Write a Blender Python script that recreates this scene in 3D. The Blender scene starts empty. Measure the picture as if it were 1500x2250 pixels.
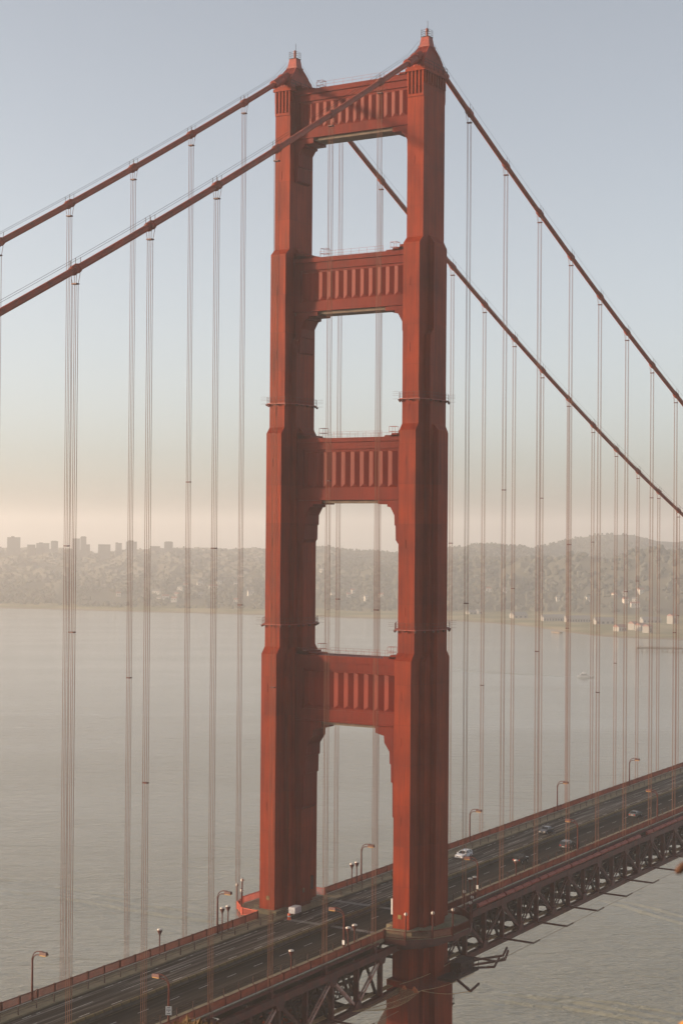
import bpy, math, random
import numpy as np
from mathutils import Vector, Matrix
random.seed(7)
RNG = np.random.default_rng(7)
SC = bpy.context.scene
COL = SC.collection

# ------------------------------------------------------------------ camera, sky, sun, exposure
CAM = Vector((-256.688, -154.962, 142.526))
YAW, PITCH, ROLL, FPX = 0.55166, 0.00982, 0.00762, 3702.05
cd = bpy.data.cameras.new('camera')
cam = bpy.data.objects.new('camera', cd)
COL.objects.link(cam)
SC.camera = cam
_f = Vector((math.cos(YAW) * math.cos(PITCH), math.sin(YAW) * math.cos(PITCH), math.sin(PITCH)))
_r0 = _f.cross(Vector((0, 0, 1))).normalized()
_u0 = _r0.cross(_f)
_r = math.cos(ROLL) * _r0 + math.sin(ROLL) * _u0
_u = -math.sin(ROLL) * _r0 + math.cos(ROLL) * _u0
cam.matrix_world = Matrix(((_r.x, _u.x, -_f.x, CAM.x), (_r.y, _u.y, -_f.y, CAM.y), (_r.z, _u.z, -_f.z, CAM.z), (0, 0, 0, 1)))
cd.sensor_fit = 'HORIZONTAL'
cd.sensor_width = 36
cd.lens = FPX / 1500 * 36
cd.clip_start = 0.3
cd.clip_end = 90000
cd.dof.use_dof = True
cd.dof.focus_distance = 320
cd.dof.aperture_fstop = 9

SUN_EL = math.radians(9.5)
SUN_AZ = math.atan2(0.87, -0.50)          # x = south, y = east: the sun stands just north of east
SUN = Vector((math.cos(SUN_EL) * math.cos(SUN_AZ), math.cos(SUN_EL) * math.sin(SUN_AZ), math.sin(SUN_EL)))
world = bpy.data.worlds.new('World')
SC.world = world
world.use_nodes = True
wn = world.node_tree
bg = wn.nodes['Background']
sky = wn.nodes.new('ShaderNodeTexSky')
sky.sky_type = 'NISHITA'
sky.sun_disc = False
sky.sun_elevation = SUN_EL
sky.sun_rotation = math.atan2(SUN.x, SUN.y)
sky.altitude = 100
sky.air_density = 0.65
sky.dust_density = 1.6
sky.ozone_density = 2.0
# a thin morning haze high up greys the whole sky
sat = wn.nodes.new('ShaderNodeHueSaturation'); sat.inputs["Saturation"].default_value = 0.44
tint = wn.nodes.new('ShaderNodeMix'); tint.data_type = 'RGBA'; tint.blend_type = 'MULTIPLY'
tint.inputs['Factor'].default_value = 1.0; tint.inputs['B'].default_value = (0.985, 0.942, 0.870, 1)
wn.links.new(sky.outputs[0], sat.inputs['Color']); wn.links.new(sat.outputs[0], tint.inputs['A'])
wn.links.new(tint.outputs['Result'], bg.inputs[0])
bg.inputs[1].default_value = 0.125
sl = bpy.data.lights.new('sun', 'SUN')
sl.energy = 3.5
sl.angle = math.radians(3.0)
sl.color = (1.0, 0.72, 0.48)
so = bpy.data.objects.new('sun', sl)
COL.objects.link(so)
so.rotation_euler = (-SUN).to_track_quat('-Z', 'Y').to_euler()
so.location = (0, 0, 400)
SC.view_settings.view_transform = 'Standard'
SC.view_settings.look = 'None'
SC.view_settings.gamma = 1
SC.view_settings.use_curve_mapping = False
SC.view_settings.exposure = 1.12
SC.render.engine = 'CYCLES'
SC.cycles.use_denoising = True
SC.cycles.max_bounces = 6
SC.cycles.volume_bounces = 1
SC.cycles.transparent_max_bounces = 12
SC.render.film_transparent = False
HAZE_DENSITY = 0.00022

# ------------------------------------------------------------------ helpers
def tag(o, label=None, cat=None, group=None, kind=None):
    if label: o['label'] = label
    if cat: o['category'] = cat
    if group: o['group'] = group
    if kind: o['kind'] = kind
    return o

def empty(name, loc, label=None, cat=None, group=None, rz=0.0):
    o = bpy.data.objects.new(name, None)
    COL.objects.link(o)
    o.location = loc
    o.rotation_euler = (0, 0, rz)
    o.empty_display_size = 0.5
    return tag(o, label, cat, group)

class MB:
    def __init__(s):
        s.v = []; s.f = []; s.m = []; s.mi = 0
    def add(s, vs, fs):
        b = len(s.v)
        s.v += [tuple(p) for p in vs]
        s.f += [tuple(b + i for i in q) for q in fs]
        s.m += [s.mi] * len(fs)
        return s
    def frus(s, r0, z0, r1, z1):
        """bottom rect (x0,x1,y0,y1) at z0 to top rect at z1"""
        a, b, c, d = r0; e, f, g, h = r1
        return s.add([(a, c, z0), (b, c, z0), (b, d, z0), (a, d, z0), (e, g, z1), (f, g, z1), (f, h, z1), (e, h, z1)],
                     [(3, 2, 1, 0), (4, 5, 6, 7), (0, 1, 5, 4), (1, 2, 6, 5), (2, 3, 7, 6), (3, 0, 4, 7)])
    def box(s, x0, x1, y0, y1, z0, z1):
        return s.frus((x0, x1, y0, y1), z0, (x0, x1, y0, y1), z1)
    def bar(s, p, q, w, h=None, up=(0, 0, 1)):
        p = Vector(p); q = Vector(q); h = h or w
        d = (q - p).normalized(); up = Vector(up)
        if abs(d.dot(up)) > 0.98: up = Vector((1, 0, 0))
        a = d.cross(up).normalized() * (w / 2); b = a.cross(d).normalized() * (h / 2)
        return s.add([p - a - b, p + a - b, p + a + b, p - a + b, q - a - b, q + a - b, q + a + b, q - a + b],
                     [(3, 2, 1, 0), (4, 5, 6, 7), (0, 1, 5, 4), (1, 2, 6, 5), (2, 3, 7, 6), (3, 0, 4, 7)])
    def tube(s, pts, r, n=8, cap=True):
        pts = [Vector(p) for p in pts]
        rs = r if isinstance(r, (list, tuple)) else [r] * len(pts)
        base = len(s.v); up = None
        for i, p in enumerate(pts):
            d = (pts[min(i + 1, len(pts) - 1)] - pts[max(i - 1, 0)]).normalized()
            if up is None: up = Vector((0, 0, 1)) if abs(d.z) < 0.9 else Vector((1, 0, 0))
            a = d.cross(up).normalized(); b = a.cross(d).normalized(); up = b
            for k in range(n):
                t = 2 * math.pi * k / n
                s.v.append(tuple(p + (a * math.cos(t) + b * math.sin(t)) * rs[i]))
        for i in range(len(pts) - 1):
            for k in range(n):
                k2 = (k + 1) % n
                s.f.append((base + i * n + k, base + i * n + k2, base + (i + 1) * n + k2, base + (i + 1) * n + k)); s.m.append(s.mi)
        if cap:
            s.f.append(tuple(base + k for k in reversed(range(n)))); s.m.append(s.mi)
            s.f.append(tuple(base + (len(pts) - 1) * n + k for k in range(n))); s.m.append(s.mi)
        return s
    def prism(s, poly, fn, t0, t1):
        """extrude 2-D polygon: fn(a, b, t) -> xyz"""
        n = len(poly)
        vs = [fn(a, b, t0) for a, b in poly] + [fn(a, b, t1) for a, b in poly]
        fs = [tuple(reversed(range(n))), tuple(range(n, 2 * n))] + [(i, (i + 1) % n, n + (i + 1) % n, n + i) for i in range(n)]
        return s.add(vs, fs)
    def lathe(s, prof, c=(0, 0), n=12):
        """profile [(r,z)] turned about the vertical axis at c"""
        base = len(s.v)
        for r, z in prof:
            for k in range(n):
                t = 2 * math.pi * k / n
                s.v.append((c[0] + r * math.cos(t), c[1] + r * math.sin(t), z))
        for i in range(len(prof) - 1):
            for k in range(n):
                k2 = (k + 1) % n
                s.f.append((base + i * n + k, base + i * n + k2, base + (i + 1) * n + k2, base + (i + 1) * n + k)); s.m.append(s.mi)
        s.f.append(tuple(base + k for k in reversed(range(n)))); s.m.append(s.mi)
        s.f.append(tuple(base + (len(prof) - 1) * n + k for k in range(n))); s.m.append(s.mi)
        return s
    def mesh(s, name, mats, smooth=False):
        me = bpy.data.meshes.new(name)
        me.from_pydata(s.v, [], s.f)
        for m in (mats if isinstance(mats, (list, tuple)) else [mats]): me.materials.append(m)
        if any(s.m): me.polygons.foreach_set('material_index', s.m)
        import bmesh
        bm = bmesh.new(); bm.from_mesh(me)
        bmesh.ops.recalc_face_normals(bm, faces=bm.faces)
        bm.to_mesh(me); bm.free()
        if smooth:
            me.polygons.foreach_set('use_smooth', [True] * len(me.polygons))
            try: me.set_sharp_from_angle(angle=math.radians(40))
            except Exception: pass
        return me
    def build(s, name, mats, parent=None, kind=None, smooth=False, local=False):
        return link(name, s.mesh(name, mats, smooth), parent, kind, local)

def link(name, me, parent=None, kind=None, local=False, loc=None):
    o = bpy.data.objects.new(name, me)
    COL.objects.link(o)
    if parent:
        o.parent = parent
        if not local:                                    # mesh written in world coordinates
            top = parent
            off = Vector(top.location)
            while top.parent: top = top.parent; off += Vector(top.location)
            o.matrix_parent_inverse = Matrix.Translation(-Vector(parent.location)) if not parent.parent else Matrix()
    if loc is not None: o.location = loc
    if kind: o['kind'] = kind
    return o

def copy_tree(o, parent=None):
    c = o.copy(); COL.objects.link(c)
    if parent: c.parent = parent; c.matrix_parent_inverse = o.matrix_parent_inverse.copy()
    for ch in list(o.children): copy_tree(ch, c)
    return c

ORD = ['zeroth', 'first', 'second', 'third', 'fourth', 'fifth', 'sixth', 'seventh', 'eighth', 'ninth', 'tenth', 'eleventh', 'twelfth', 'thirteenth', 'fourteenth', 'fifteenth', 'sixteenth']

# ------------------------------------------------------------------ materials
def mat(name, col, rough=0.6, metal=0.0, var=0.0, scale=1.0, bump=0.0, bscale=None, spec=0.5, stretch=(1, 1, 1), col2=None, emit=None):
    m = bpy.data.materials.new(name)
    m.use_nodes = True
    n = m.node_tree; b = n.nodes['Principled BSDF']
    b.inputs['Roughness'].default_value = rough
    b.inputs['Metallic'].default_value = metal
    b.inputs['Specular IOR Level'].default_value = spec
    b.inputs['Base Color'].default_value = (*col, 1)
    tc = n.nodes.new('ShaderNodeTexCoord'); mp = n.nodes.new('ShaderNodeMapping')
    mp.inputs['Scale'].default_value = stretch
    n.links.new(tc.outputs['Object'], mp.inputs[0])
    if var or col2:
        t = n.nodes.new('ShaderNodeTexNoise'); t.inputs['Scale'].default_value = scale; t.inputs['Detail'].default_value = 6
        t.inputs['Roughness'].default_value = 0.65
        n.links.new(mp.outputs[0], t.inputs['Vector'])
        r = n.nodes.new('ShaderNodeValToRGB')
        a = col2 if col2 else tuple(c * (1 - var) for c in col)
        z = col if col2 else tuple(min(1, c * (1 + var)) for c in col)
        r.color_ramp.elements[0].position = 0.35; r.color_ramp.elements[1].position = 0.65
        r.color_ramp.elements[0].color = (*a, 1); r.color_ramp.elements[1].color = (*z, 1)
        n.links.new(t.outputs['Fac'], r.inputs[0]); n.links.new(r.outputs[0], b.inputs['Base Color'])
    if bump:
        t2 = n.nodes.new('ShaderNodeTexNoise'); t2.inputs['Scale'].default_value = bscale or scale * 4; t2.inputs['Detail'].default_value = 4
        n.links.new(mp.outputs[0], t2.inputs['Vector'])
        bp = n.nodes.new('ShaderNodeBump'); bp.inputs['Strength'].default_value = bump; bp.inputs['Distance'].default_value = 0.1
        n.links.new(t2.outputs['Fac'], bp.inputs['Height']); n.links.new(bp.outputs[0], b.inputs['Normal'])
    if emit:
        b.inputs['Emission Color'].default_value = (*emit[0], 1); b.inputs['Emission Strength'].default_value = emit[1]
    return m

def math_node(n, op, a, b=None, c=None):
    k = n.nodes.new('ShaderNodeMath'); k.operation = op
    for i, v in enumerate((a, b, c)):
        if v is None: continue
        if isinstance(v, (int, float)): k.inputs[i].default_value = v
        else: n.links.new(v, k.inputs[i])
    return k.outputs[0]

PAINT = (0.40, 0.066, 0.030)
def tower_paint(name, ca, cb):
    """orange lead paint on riveted plate: plate joints, vertical rain streaks, faded and re-touched areas"""
    m = mat(name, PAINT, 0.55, bump=0.0, spec=0.10)
    n = m.node_tree; b = n.nodes['Principled BSDF']
    tc = n.nodes.new('ShaderNodeTexCoord')
    sp = n.nodes.new('ShaderNodeSeparateXYZ'); n.links.new(tc.outputs['Object'], sp.inputs[0])
    u = math_node(n, 'ADD', sp.outputs[0], sp.outputs[1])
    uu = math_node(n, 'FRACT', math_node(n, 'DIVIDE', math_node(n, 'ADD', u, 200.3), 1.067))
    lv = math_node(n, 'LESS_THAN', uu, 0.05)
    zz = math_node(n, 'FRACT', math_node(n, 'DIVIDE', math_node(n, 'ADD', sp.outputs[2], 0.7), 6.86))
    lh = math_node(n, 'LESS_THAN', zz, 0.012)
    line = math_node(n, 'MAXIMUM', math_node(n, 'MULTIPLY', lv, 0.55), lh)
    # plates differ a little from one another
    cell = n.nodes.new('ShaderNodeCombineXYZ')
    n.links.new(math_node(n, 'FLOOR', math_node(n, 'DIVIDE', math_node(n, 'ADD', u, 200.3), 3.2)), cell.inputs[0])
    n.links.new(math_node(n, 'FLOOR', math_node(n, 'DIVIDE', math_node(n, 'ADD', sp.outputs[2], 0.7), 6.86)), cell.inputs[1])
    wnz = n.nodes.new('ShaderNodeTexWhiteNoise'); n.links.new(cell.outputs[0], wnz.inputs['Vector'])
    mp = n.nodes.new('ShaderNodeMapping'); mp.inputs['Scale'].default_value = (1.6, 1.6, 0.09)
    n.links.new(tc.outputs['Object'], mp.inputs[0])
    st = n.nodes.new('ShaderNodeTexNoise'); st.inputs['Scale'].default_value = 1.0; st.inputs['Detail'].default_value = 8; st.inputs['Roughness'].default_value = 0.7
    n.links.new(mp.outputs[0], st.inputs['Vector'])
    bl = n.nodes.new('ShaderNodeTexNoise'); bl.inputs['Scale'].default_value = 0.16; bl.inputs['Detail'].default_value = 7
    n.links.new(tc.outputs['Object'], bl.inputs['Vector'])
    f = math_node(n, 'ADD', math_node(n, 'MULTIPLY', st.outputs['Fac'], 0.75), math_node(n, 'MULTIPLY', bl.outputs['Fac'], 0.55))
    f = math_node(n, 'ADD', f, math_node(n, 'MULTIPLY', wnz.outputs['Value'], 0.11))
    r = n.nodes.new('ShaderNodeValToRGB')
    r.color_ramp.elements[0].position = 0.48; r.color_ramp.elements[1].position = 0.92
    r.color_ramp.elements[0].color = (*ca, 1)
    r.color_ramp.elements[1].color = (*cb, 1)
    n.links.new(f, r.inputs[0])
    # rust and soot runs
    mp2 = n.nodes.new('ShaderNodeMapping'); mp2.inputs['Scale'].default_value = (2.6, 2.6, 0.05)
    n.links.new(tc.outputs['Object'], mp2.inputs[0])
    s2 = n.nodes.new('ShaderNodeTexNoise'); s2.inputs['Scale'].default_value = 1.0; s2.inputs['Detail'].default_value = 5
    n.links.new(mp2.outputs[0], s2.inputs['Vector'])
    run = n.nodes.new('ShaderNodeMapRange'); run.inputs[1].default_value = 0.56; run.inputs[2].default_value = 0.72; run.inputs[4].default_value = 0.55
    n.links.new(s2.outputs['Fac'], run.inputs[0])
    m0 = n.nodes.new('ShaderNodeMix'); m0.data_type = 'RGBA'
    n.links.new(run.outputs[0], m0.inputs['Factor']); n.links.new(r.outputs[0], m0.inputs['A']); m0.inputs['B'].default_value = (0.10, 0.022, 0.008, 1)
    mx = n.nodes.new('ShaderNodeMix'); mx.data_type = 'RGBA'
    n.links.new(math_node(n, 'MULTIPLY', line, 0.45), mx.inputs['Factor'])
    n.links.new(m0.outputs['Result'], mx.inputs['A']); mx.inputs['B'].default_value = (0.10, 0.015, 0.006, 1)
    n.links.new(mx.outputs['Result'], b.inputs['Base Color'])
    riv = n.nodes.new('ShaderNodeTexVoronoi'); riv.inputs['Scale'].default_value = 5.5; riv.inputs['Randomness'].default_value = 0.1
    n.links.new(tc.outputs['Object'], riv.inputs['Vector'])
    h = math_node(n, 'SUBTRACT', math_node(n, 'MULTIPLY', riv.outputs['Distance'], -0.25), line)
    bp = n.nodes.new('ShaderNodeBump'); bp.inputs['Strength'].default_value = 0.35; bp.inputs['Distance'].default_value = 0.03
    n.links.new(h, bp.inputs['Height']); n.links.new(bp.outputs[0], b.inputs['Normal'])
    return m

M_TOWER = tower_paint('tower_paint', (0.095, 0.008, 0.002), (0.25, 0.029, 0.004))
M_STRUT = tower_paint('dark_strut_paint', (0.08, 0.0055, 0.0015), (0.16, 0.013, 0.003))  # struts darker and redder than the legs
M_SOFFIT = mat('weathered_grey_soffit', (0.11, 0.075, 0.05), 0.8, var=0.3, scale=0.5)
M_RED = mat('red_paint', (0.22, 0.023, 0.007), 0.55, var=0.28, scale=0.7, bump=0.15, bscale=6)
M_RAIL = mat('shade_darkened_paint', (0.085, 0.013, 0.006), 0.65, var=0.3, scale=0.9, spec=0.2)  # shade at deck level put into the colour of rails and lamps
M_BRIGHT = mat('sunlit_red_paint', (0.42, 0.05, 0.016), 0.55, var=0.2, scale=0.9)  # sunlight on the far walkway rail put into this brighter red
M_CABLE = mat('cable_paint', (0.30, 0.045, 0.016), 0.6, col2=(0.16, 0.040, 0.022), scale=0.9, bump=0.5, bscale=5)
M_ROPE = mat('rope_paint', (0.22, 0.085, 0.04), 0.6)
M_STEEL = mat('weathered_steel_paint', (0.11, 0.013, 0.005), 0.6, col2=(0.04, 0.007, 0.004), scale=0.5, bump=0.2, bscale=5)
M_DARK = mat('grimy_shaded_steel', (0.05, 0.012, 0.006), 0.75, col2=(0.018, 0.006, 0.004), scale=0.6)  # grime tone; also carries the painted shade of the under-deck bracing
M_FADED = mat('chalky_faded_paint', (0.42, 0.30, 0.27), 0.7, col2=(0.30, 0.09, 0.06), scale=0.8)
M_WALKTAN = mat('dusty_timber', (0.33, 0.20, 0.10), 0.8, var=0.3, scale=1.5)
M_CONC = mat('concrete', (0.17, 0.14, 0.085), 0.85, var=0.22, scale=0.6, bump=0.2, bscale=8)
M_COPING = mat('sunlit_coping', (0.42, 0.38, 0.31), 0.8, var=0.15, scale=1)  # ledge at the rail foot, its sunlight put into the pale colour
M_WHITE = mat('white_paint', (0.60, 0.59, 0.57), 0.5, var=0.05, scale=3)
M_TRAILER = mat('scuffed_grey_white', (0.40, 0.40, 0.42), 0.6, var=0.1, scale=3)
M_LANE = mat('lane_paint', (0.62, 0.60, 0.56), 0.7, col2=(0.25, 0.24, 0.22), scale=4)
M_YELLOW = mat('yellow_paint', (0.20, 0.135, 0.028), 0.7, col2=(0.05, 0.038, 0.018), scale=0.7)
M_GLOBE = mat('opal_glass', (0.52, 0.47, 0.41), 0.3)
M_SIGNTXT = mat('black_lettering', (0.05, 0.05, 0.05), 0.6)
M_AMBER = mat('amber_lens', (0.40, 0.23, 0.07), 0.3)
M_LIT_NET = mat('sunlit_net_orange', (0.42, 0.11, 0.03), 0.8, var=0.3, scale=3)  # orange of the sunlit bits in the net, painted in
M_NET = mat('wire_net', (0.22, 0.15, 0.09), 0.8)
M_BARRIER = mat('barrier_steel', (0.04, 0.032, 0.022), 0.7, var=0.3, scale=1.5)

def asphalt():
    m = mat('asphalt', (0.04, 0.036, 0.031), 0.8, spec=0.12)
    n = m.node_tree; b = n.nodes['Principled BSDF']
    tc = n.nodes.new('ShaderNodeTexCoord')
    mp = n.nodes.new('ShaderNodeMapping'); mp.inputs['Scale'].default_value = (0.035, 1.7, 1)
    n.links.new(tc.outputs['Object'], mp.inputs[0])
    st = n.nodes.new('ShaderNodeTexNoise'); st.inputs['Scale'].default_value = 1; st.inputs['Detail'].default_value = 9; st.inputs['Roughness'].default_value = 0.75
    n.links.new(mp.outputs[0], st.inputs['Vector'])
    sp = n.nodes.new('ShaderNodeSeparateXYZ'); n.links.new(tc.outputs['Object'], sp.inputs[0])
    # tyre lines plus wet glints put into the colour, most on the eastern lanes
    side = n.nodes.new('ShaderNodeMapRange'); side.inputs[1].default_value = -2; side.inputs[2].default_value = 3
    side.inputs[3].default_value = 0.02; side.inputs[4].default_value = 0.13
    n.links.new(sp.outputs[1], side.inputs[0])
    f = math_node(n, 'ADD', st.outputs['Fac'], side.outputs[0])
    r = n.nodes.new('ShaderNodeValToRGB')
    e = r.color_ramp.elements
    e[0].position = 0.40; e[0].color = (0.016, 0.010, 0.006, 1)
    e[1].position = 0.62; e[1].color = (0.034, 0.025, 0.017, 1)
    k = e.new(0.76); k.color = (0.20, 0.18, 0.16, 1)
    n.links.new(f, r.inputs[0]); n.links.new(r.outputs[0], b.inputs['Base Color'])
    rr = n.nodes.new('ShaderNodeMapRange'); rr.inputs[1].default_value = 0.55; rr.inputs[2].default_value = 0.85
    rr.inputs[3].default_value = 0.85; rr.inputs[4].default_value = 0.5
    n.links.new(f, rr.inputs[0]); n.links.new(rr.outputs[0], b.inputs['Roughness'])
    g = n.nodes.new('ShaderNodeTexNoise'); g.inputs['Scale'].default_value = 9; g.inputs['Detail'].default_value = 3
    n.links.new(tc.outputs['Object'], g.inputs['Vector'])
    bp = n.nodes.new('ShaderNodeBump'); bp.inputs['Strength'].default_value = 0.3; bp.inputs['Distance'].default_value = 0.02
    n.links.new(g.outputs['Fac'], bp.inputs['Height']); n.links.new(bp.outputs[0], b.inputs['Normal'])
    return m
M_ASPH = asphalt()

def water_mat():
    m = bpy.data.materials.new('sea_water'); m.use_nodes = True
    n = m.node_tree; b = n.nodes['Principled BSDF']
    b.inputs['Base Color'].default_value = (0.240, 0.240, 0.190, 1)
    b.inputs['Roughness'].default_value = 0.16
    b.inputs['IOR'].default_value = 1.333
    tc = n.nodes.new('ShaderNodeTexCoord')
    h = None
    for sc, sx, amp, rot in ((0.075, 3.0, 1.3, -58), (0.17, 2.6, 1.25, -66), (0.5, 2.0, 0.75, -50), (1.3, 1.6, 0.24, -62)):
        mp = n.nodes.new('ShaderNodeMapping'); mp.vector_type = 'TEXTURE'
        mp.inputs['Rotation'].default_value = (0, 0, math.radians(rot)); mp.inputs['Scale'].default_value = (sx, 1, 1)
        n.links.new(tc.outputs['Object'], mp.inputs[0])
        t = n.nodes.new('ShaderNodeTexNoise'); t.inputs['Scale'].default_value = sc; t.inputs['Detail'].default_value = 4; t.inputs['Distortion'].default_value = 0.6
        n.links.new(mp.outputs[0], t.inputs['Vector'])
        k = math_node(n, 'MULTIPLY', t.outputs['Fac'], amp)
        h = k if h is None else math_node(n, 'ADD', h, k)
    mp = n.nodes.new('ShaderNodeMapping'); mp.vector_type = 'TEXTURE'
    mp.inputs['Rotation'].default_value = (0, 0, math.radians(-52)); mp.inputs['Scale'].default_value = (4.5, 1, 1)
    n.links.new(tc.outputs['Object'], mp.inputs[0])
    t = n.nodes.new('ShaderNodeTexNoise'); t.inputs['Scale'].default_value = 0.010; t.inputs['Detail'].default_value = 6; t.inputs['Distortion'].default_value = 1.2
    n.links.new(mp.outputs[0], t.inputs['Vector'])
    pr = n.nodes.new('ShaderNodeMapRange'); pr.inputs[1].default_value = 0.36; pr.inputs[2].default_value = 0.64; pr.inputs[3].default_value = 0.62; pr.inputs[4].default_value = 1.0
    n.links.new(t.outputs['Fac'], pr.inputs[0])
    rr = n.nodes.new('ShaderNodeMapRange'); rr.inputs[1].default_value = 0.35; rr.inputs[2].default_value = 0.65; rr.inputs[3].default_value = 0.07; rr.inputs[4].default_value = 0.13
    n.links.new(t.outputs['Fac'], rr.inputs[0]); n.links.new(rr.outputs[0], b.inputs['Roughness'])
    bp = n.nodes.new('ShaderNodeBump'); sx_ = n.nodes.new('ShaderNodeSeparateXYZ'); n.links.new(tc.outputs['Object'], sx_.inputs[0])
    lee = n.nodes.new('ShaderNodeMapRange'); lee.inputs[1].default_value = 150; lee.inputs[2].default_value = 900; lee.inputs[3].default_value = 1.0; lee.inputs[4].default_value = 0.30
    n.links.new(sx_.outputs[0], lee.inputs[0])                # the water lies calmer under the lee of the far shore
    n.links.new(math_node(n, 'MULTIPLY', pr.outputs[0], lee.outputs[0]), bp.inputs['Strength']); bp.inputs['Distance'].default_value = 0.95
    n.links.new(h, bp.inputs['Height']); n.links.new(bp.outputs[0], b.inputs['Normal'])
    return m
M_WATER = water_mat()

def land_mat():
    m = bpy.data.materials.new('wooded_slope'); m.use_nodes = True
    n = m.node_tree; b = n.nodes['Principled BSDF']; b.inputs['Roughness'].default_value = 0.95
    b.inputs['Specular IOR Level'].default_value = 0.1
    tc = n.nodes.new('ShaderNodeTexCoord')
    t = n.nodes.new('ShaderNodeTexNoise'); t.inputs['Scale'].default_value = 0.012; t.inputs['Detail'].default_value = 8
    n.links.new(tc.outputs['Object'], t.inputs['Vector'])
    r = n.nodes.new('ShaderNodeValToRGB'); e = r.color_ramp.elements
    e[0].position = 0.38; e[0].color = (0.085, 0.083, 0.06, 1)
    e[1].position = 0.66; e[1].color = (0.12, 0.11, 0.075, 1)
    n.links.new(t.outputs['Fac'], r.inputs[0])
    sp = n.nodes.new('ShaderNodeSeparateXYZ'); n.links.new(tc.outputs['Object'], sp.inputs[0])
    lo = n.nodes.new('ShaderNodeMapRange'); lo.inputs[1].default_value = 2.6; lo.inputs[2].default_value = 7.0
    n.links.new(sp.outputs[2], lo.inputs[0])
    r2 = n.nodes.new('ShaderNodeValToRGB'); e = r2.color_ramp.elements
    e[0].position = 0.42; e[0].color = (0.16, 0.15, 0.055, 1); e[1].position = 0.6; e[1].color = (0.30, 0.25, 0.13, 1)
    n.links.new(t.outputs['Fac'], r2.inputs[0])
    mx = n.nodes.new('ShaderNodeMix'); mx.data_type = 'RGBA'
    n.links.new(lo.outputs[0], mx.inputs['Factor']); n.links.new(r2.outputs[0], mx.inputs['A']); n.links.new(r.outputs[0], mx.inputs['B'])
    be = n.nodes.new('ShaderNodeMapRange'); be.inputs[1].default_value = 0.6; be.inputs[2].default_value = 1.8
    n.links.new(sp.outputs[2], be.inputs[0])
    mx2 = n.nodes.new('ShaderNodeMix'); mx2.data_type = 'RGBA'
    n.links.new(be.outputs[0], mx2.inputs['Factor']); mx2.inputs['A'].default_value = (0.20, 0.15, 0.10, 1); n.links.new(mx.outputs['Result'], mx2.inputs['B'])
    n.links.new(mx2.outputs['Result'], b.inputs['Base Color'])
    return m
M_LAND = land_mat()
M_TREES = mat('distant_foliage', (0.105, 0.10, 0.075), 0.95, col2=(0.075, 0.075, 0.056), scale=0.02, spec=0.1)
M_CITY = mat('pale_stucco', (0.12, 0.112, 0.088), 0.8, col2=(0.105, 0.097, 0.076), scale=0.02)
M_CITYDK = mat('grey_concrete', (0.21, 0.19, 0.165), 0.8, var=0.15, scale=0.05)
M_ROOF = mat('red_tile_roof', (0.26, 0.10, 0.07), 0.8, var=0.2, scale=0.3)
M_GREYROOF = mat('grey_roof', (0.20, 0.19, 0.18), 0.8)
M_WALLW = mat('whitewashed_wall', (0.29, 0.27, 0.235), 0.7, var=0.06, scale=0.4)
M_HOUSE = mat('house_stucco', (0.55, 0.51, 0.44), 0.8)  # paler wall colour of the single hillside houses
M_GLASS = mat('dark_window_glass', (0.02, 0.022, 0.025), 0.12)
M_TYRE = mat('tyre_rubber', (0.018, 0.018, 0.018), 0.85)
M_RIM = mat('alloy_rim', (0.45, 0.45, 0.46), 0.35, metal=0.8)
M_TIMBER = mat('weathered_pier_timber', (0.17, 0.12, 0.075), 0.9, var=0.3, scale=0.5)
M_HULL = mat('boat_gelcoat', (0.70, 0.70, 0.68), 0.35)
M_GRASS = mat('dry_grass', (0.13, 0.075, 0.03), 0.9, var=0.35, scale=5)
M_SOIL = mat('hillside_soil', (0.10, 0.075, 0.045), 0.95, var=0.4, scale=1.2, bump=0.4, bscale=5)
M_ORANGE = mat('orange_plastic', (0.75, 0.12, 0.03), 0.5)

# ------------------------------------------------------------------ geometry of the bridge (x south along the deck, y east, z above the water)
YC = 13.715
def zd(x): return 73.61 + (0.01042 * x - 0.5 * 0.01042 / 640 * x * x if x > 0 else 0.01224 * x)
def zcable(x): return 226 - 0.46168 * x + 0.00036 * x * x if x >= 0 else 226 + 0.58356 * x + 0.00036 * x * x
def susp_x(k): return 16.2757 + 15.24 * (k - 1) if k > 0 else -15.9846 + 15.24 * (k + 1)

def pix_dir(px, py):
    return _f + _r * ((px - 750) / FPX) - _u * ((py - 1125) / FPX)
def on_z(px, py, z):
    d = pix_dir(px, py); t = (z - CAM.z) / d.z
    return CAM + d * t
def at_range(px, rng):
    """horizontal direction of a photo column, at a horizontal range from the viewpoint"""
    d = pix_dir(px, 1165); h = Vector((d.x, d.y, 0)).normalized()
    return Vector((CAM.x, CAM.y, 0)) + h * rng

# ------------------------------------------------------------------ water
w = MB()
R = 45000
w.add([(-R, -R, 0), (R, -R, 0), (R, R, 0), (-R, R, 0)], [(0, 1, 2, 3)])
w.build('water', M_WATER, kind='structure')

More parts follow.
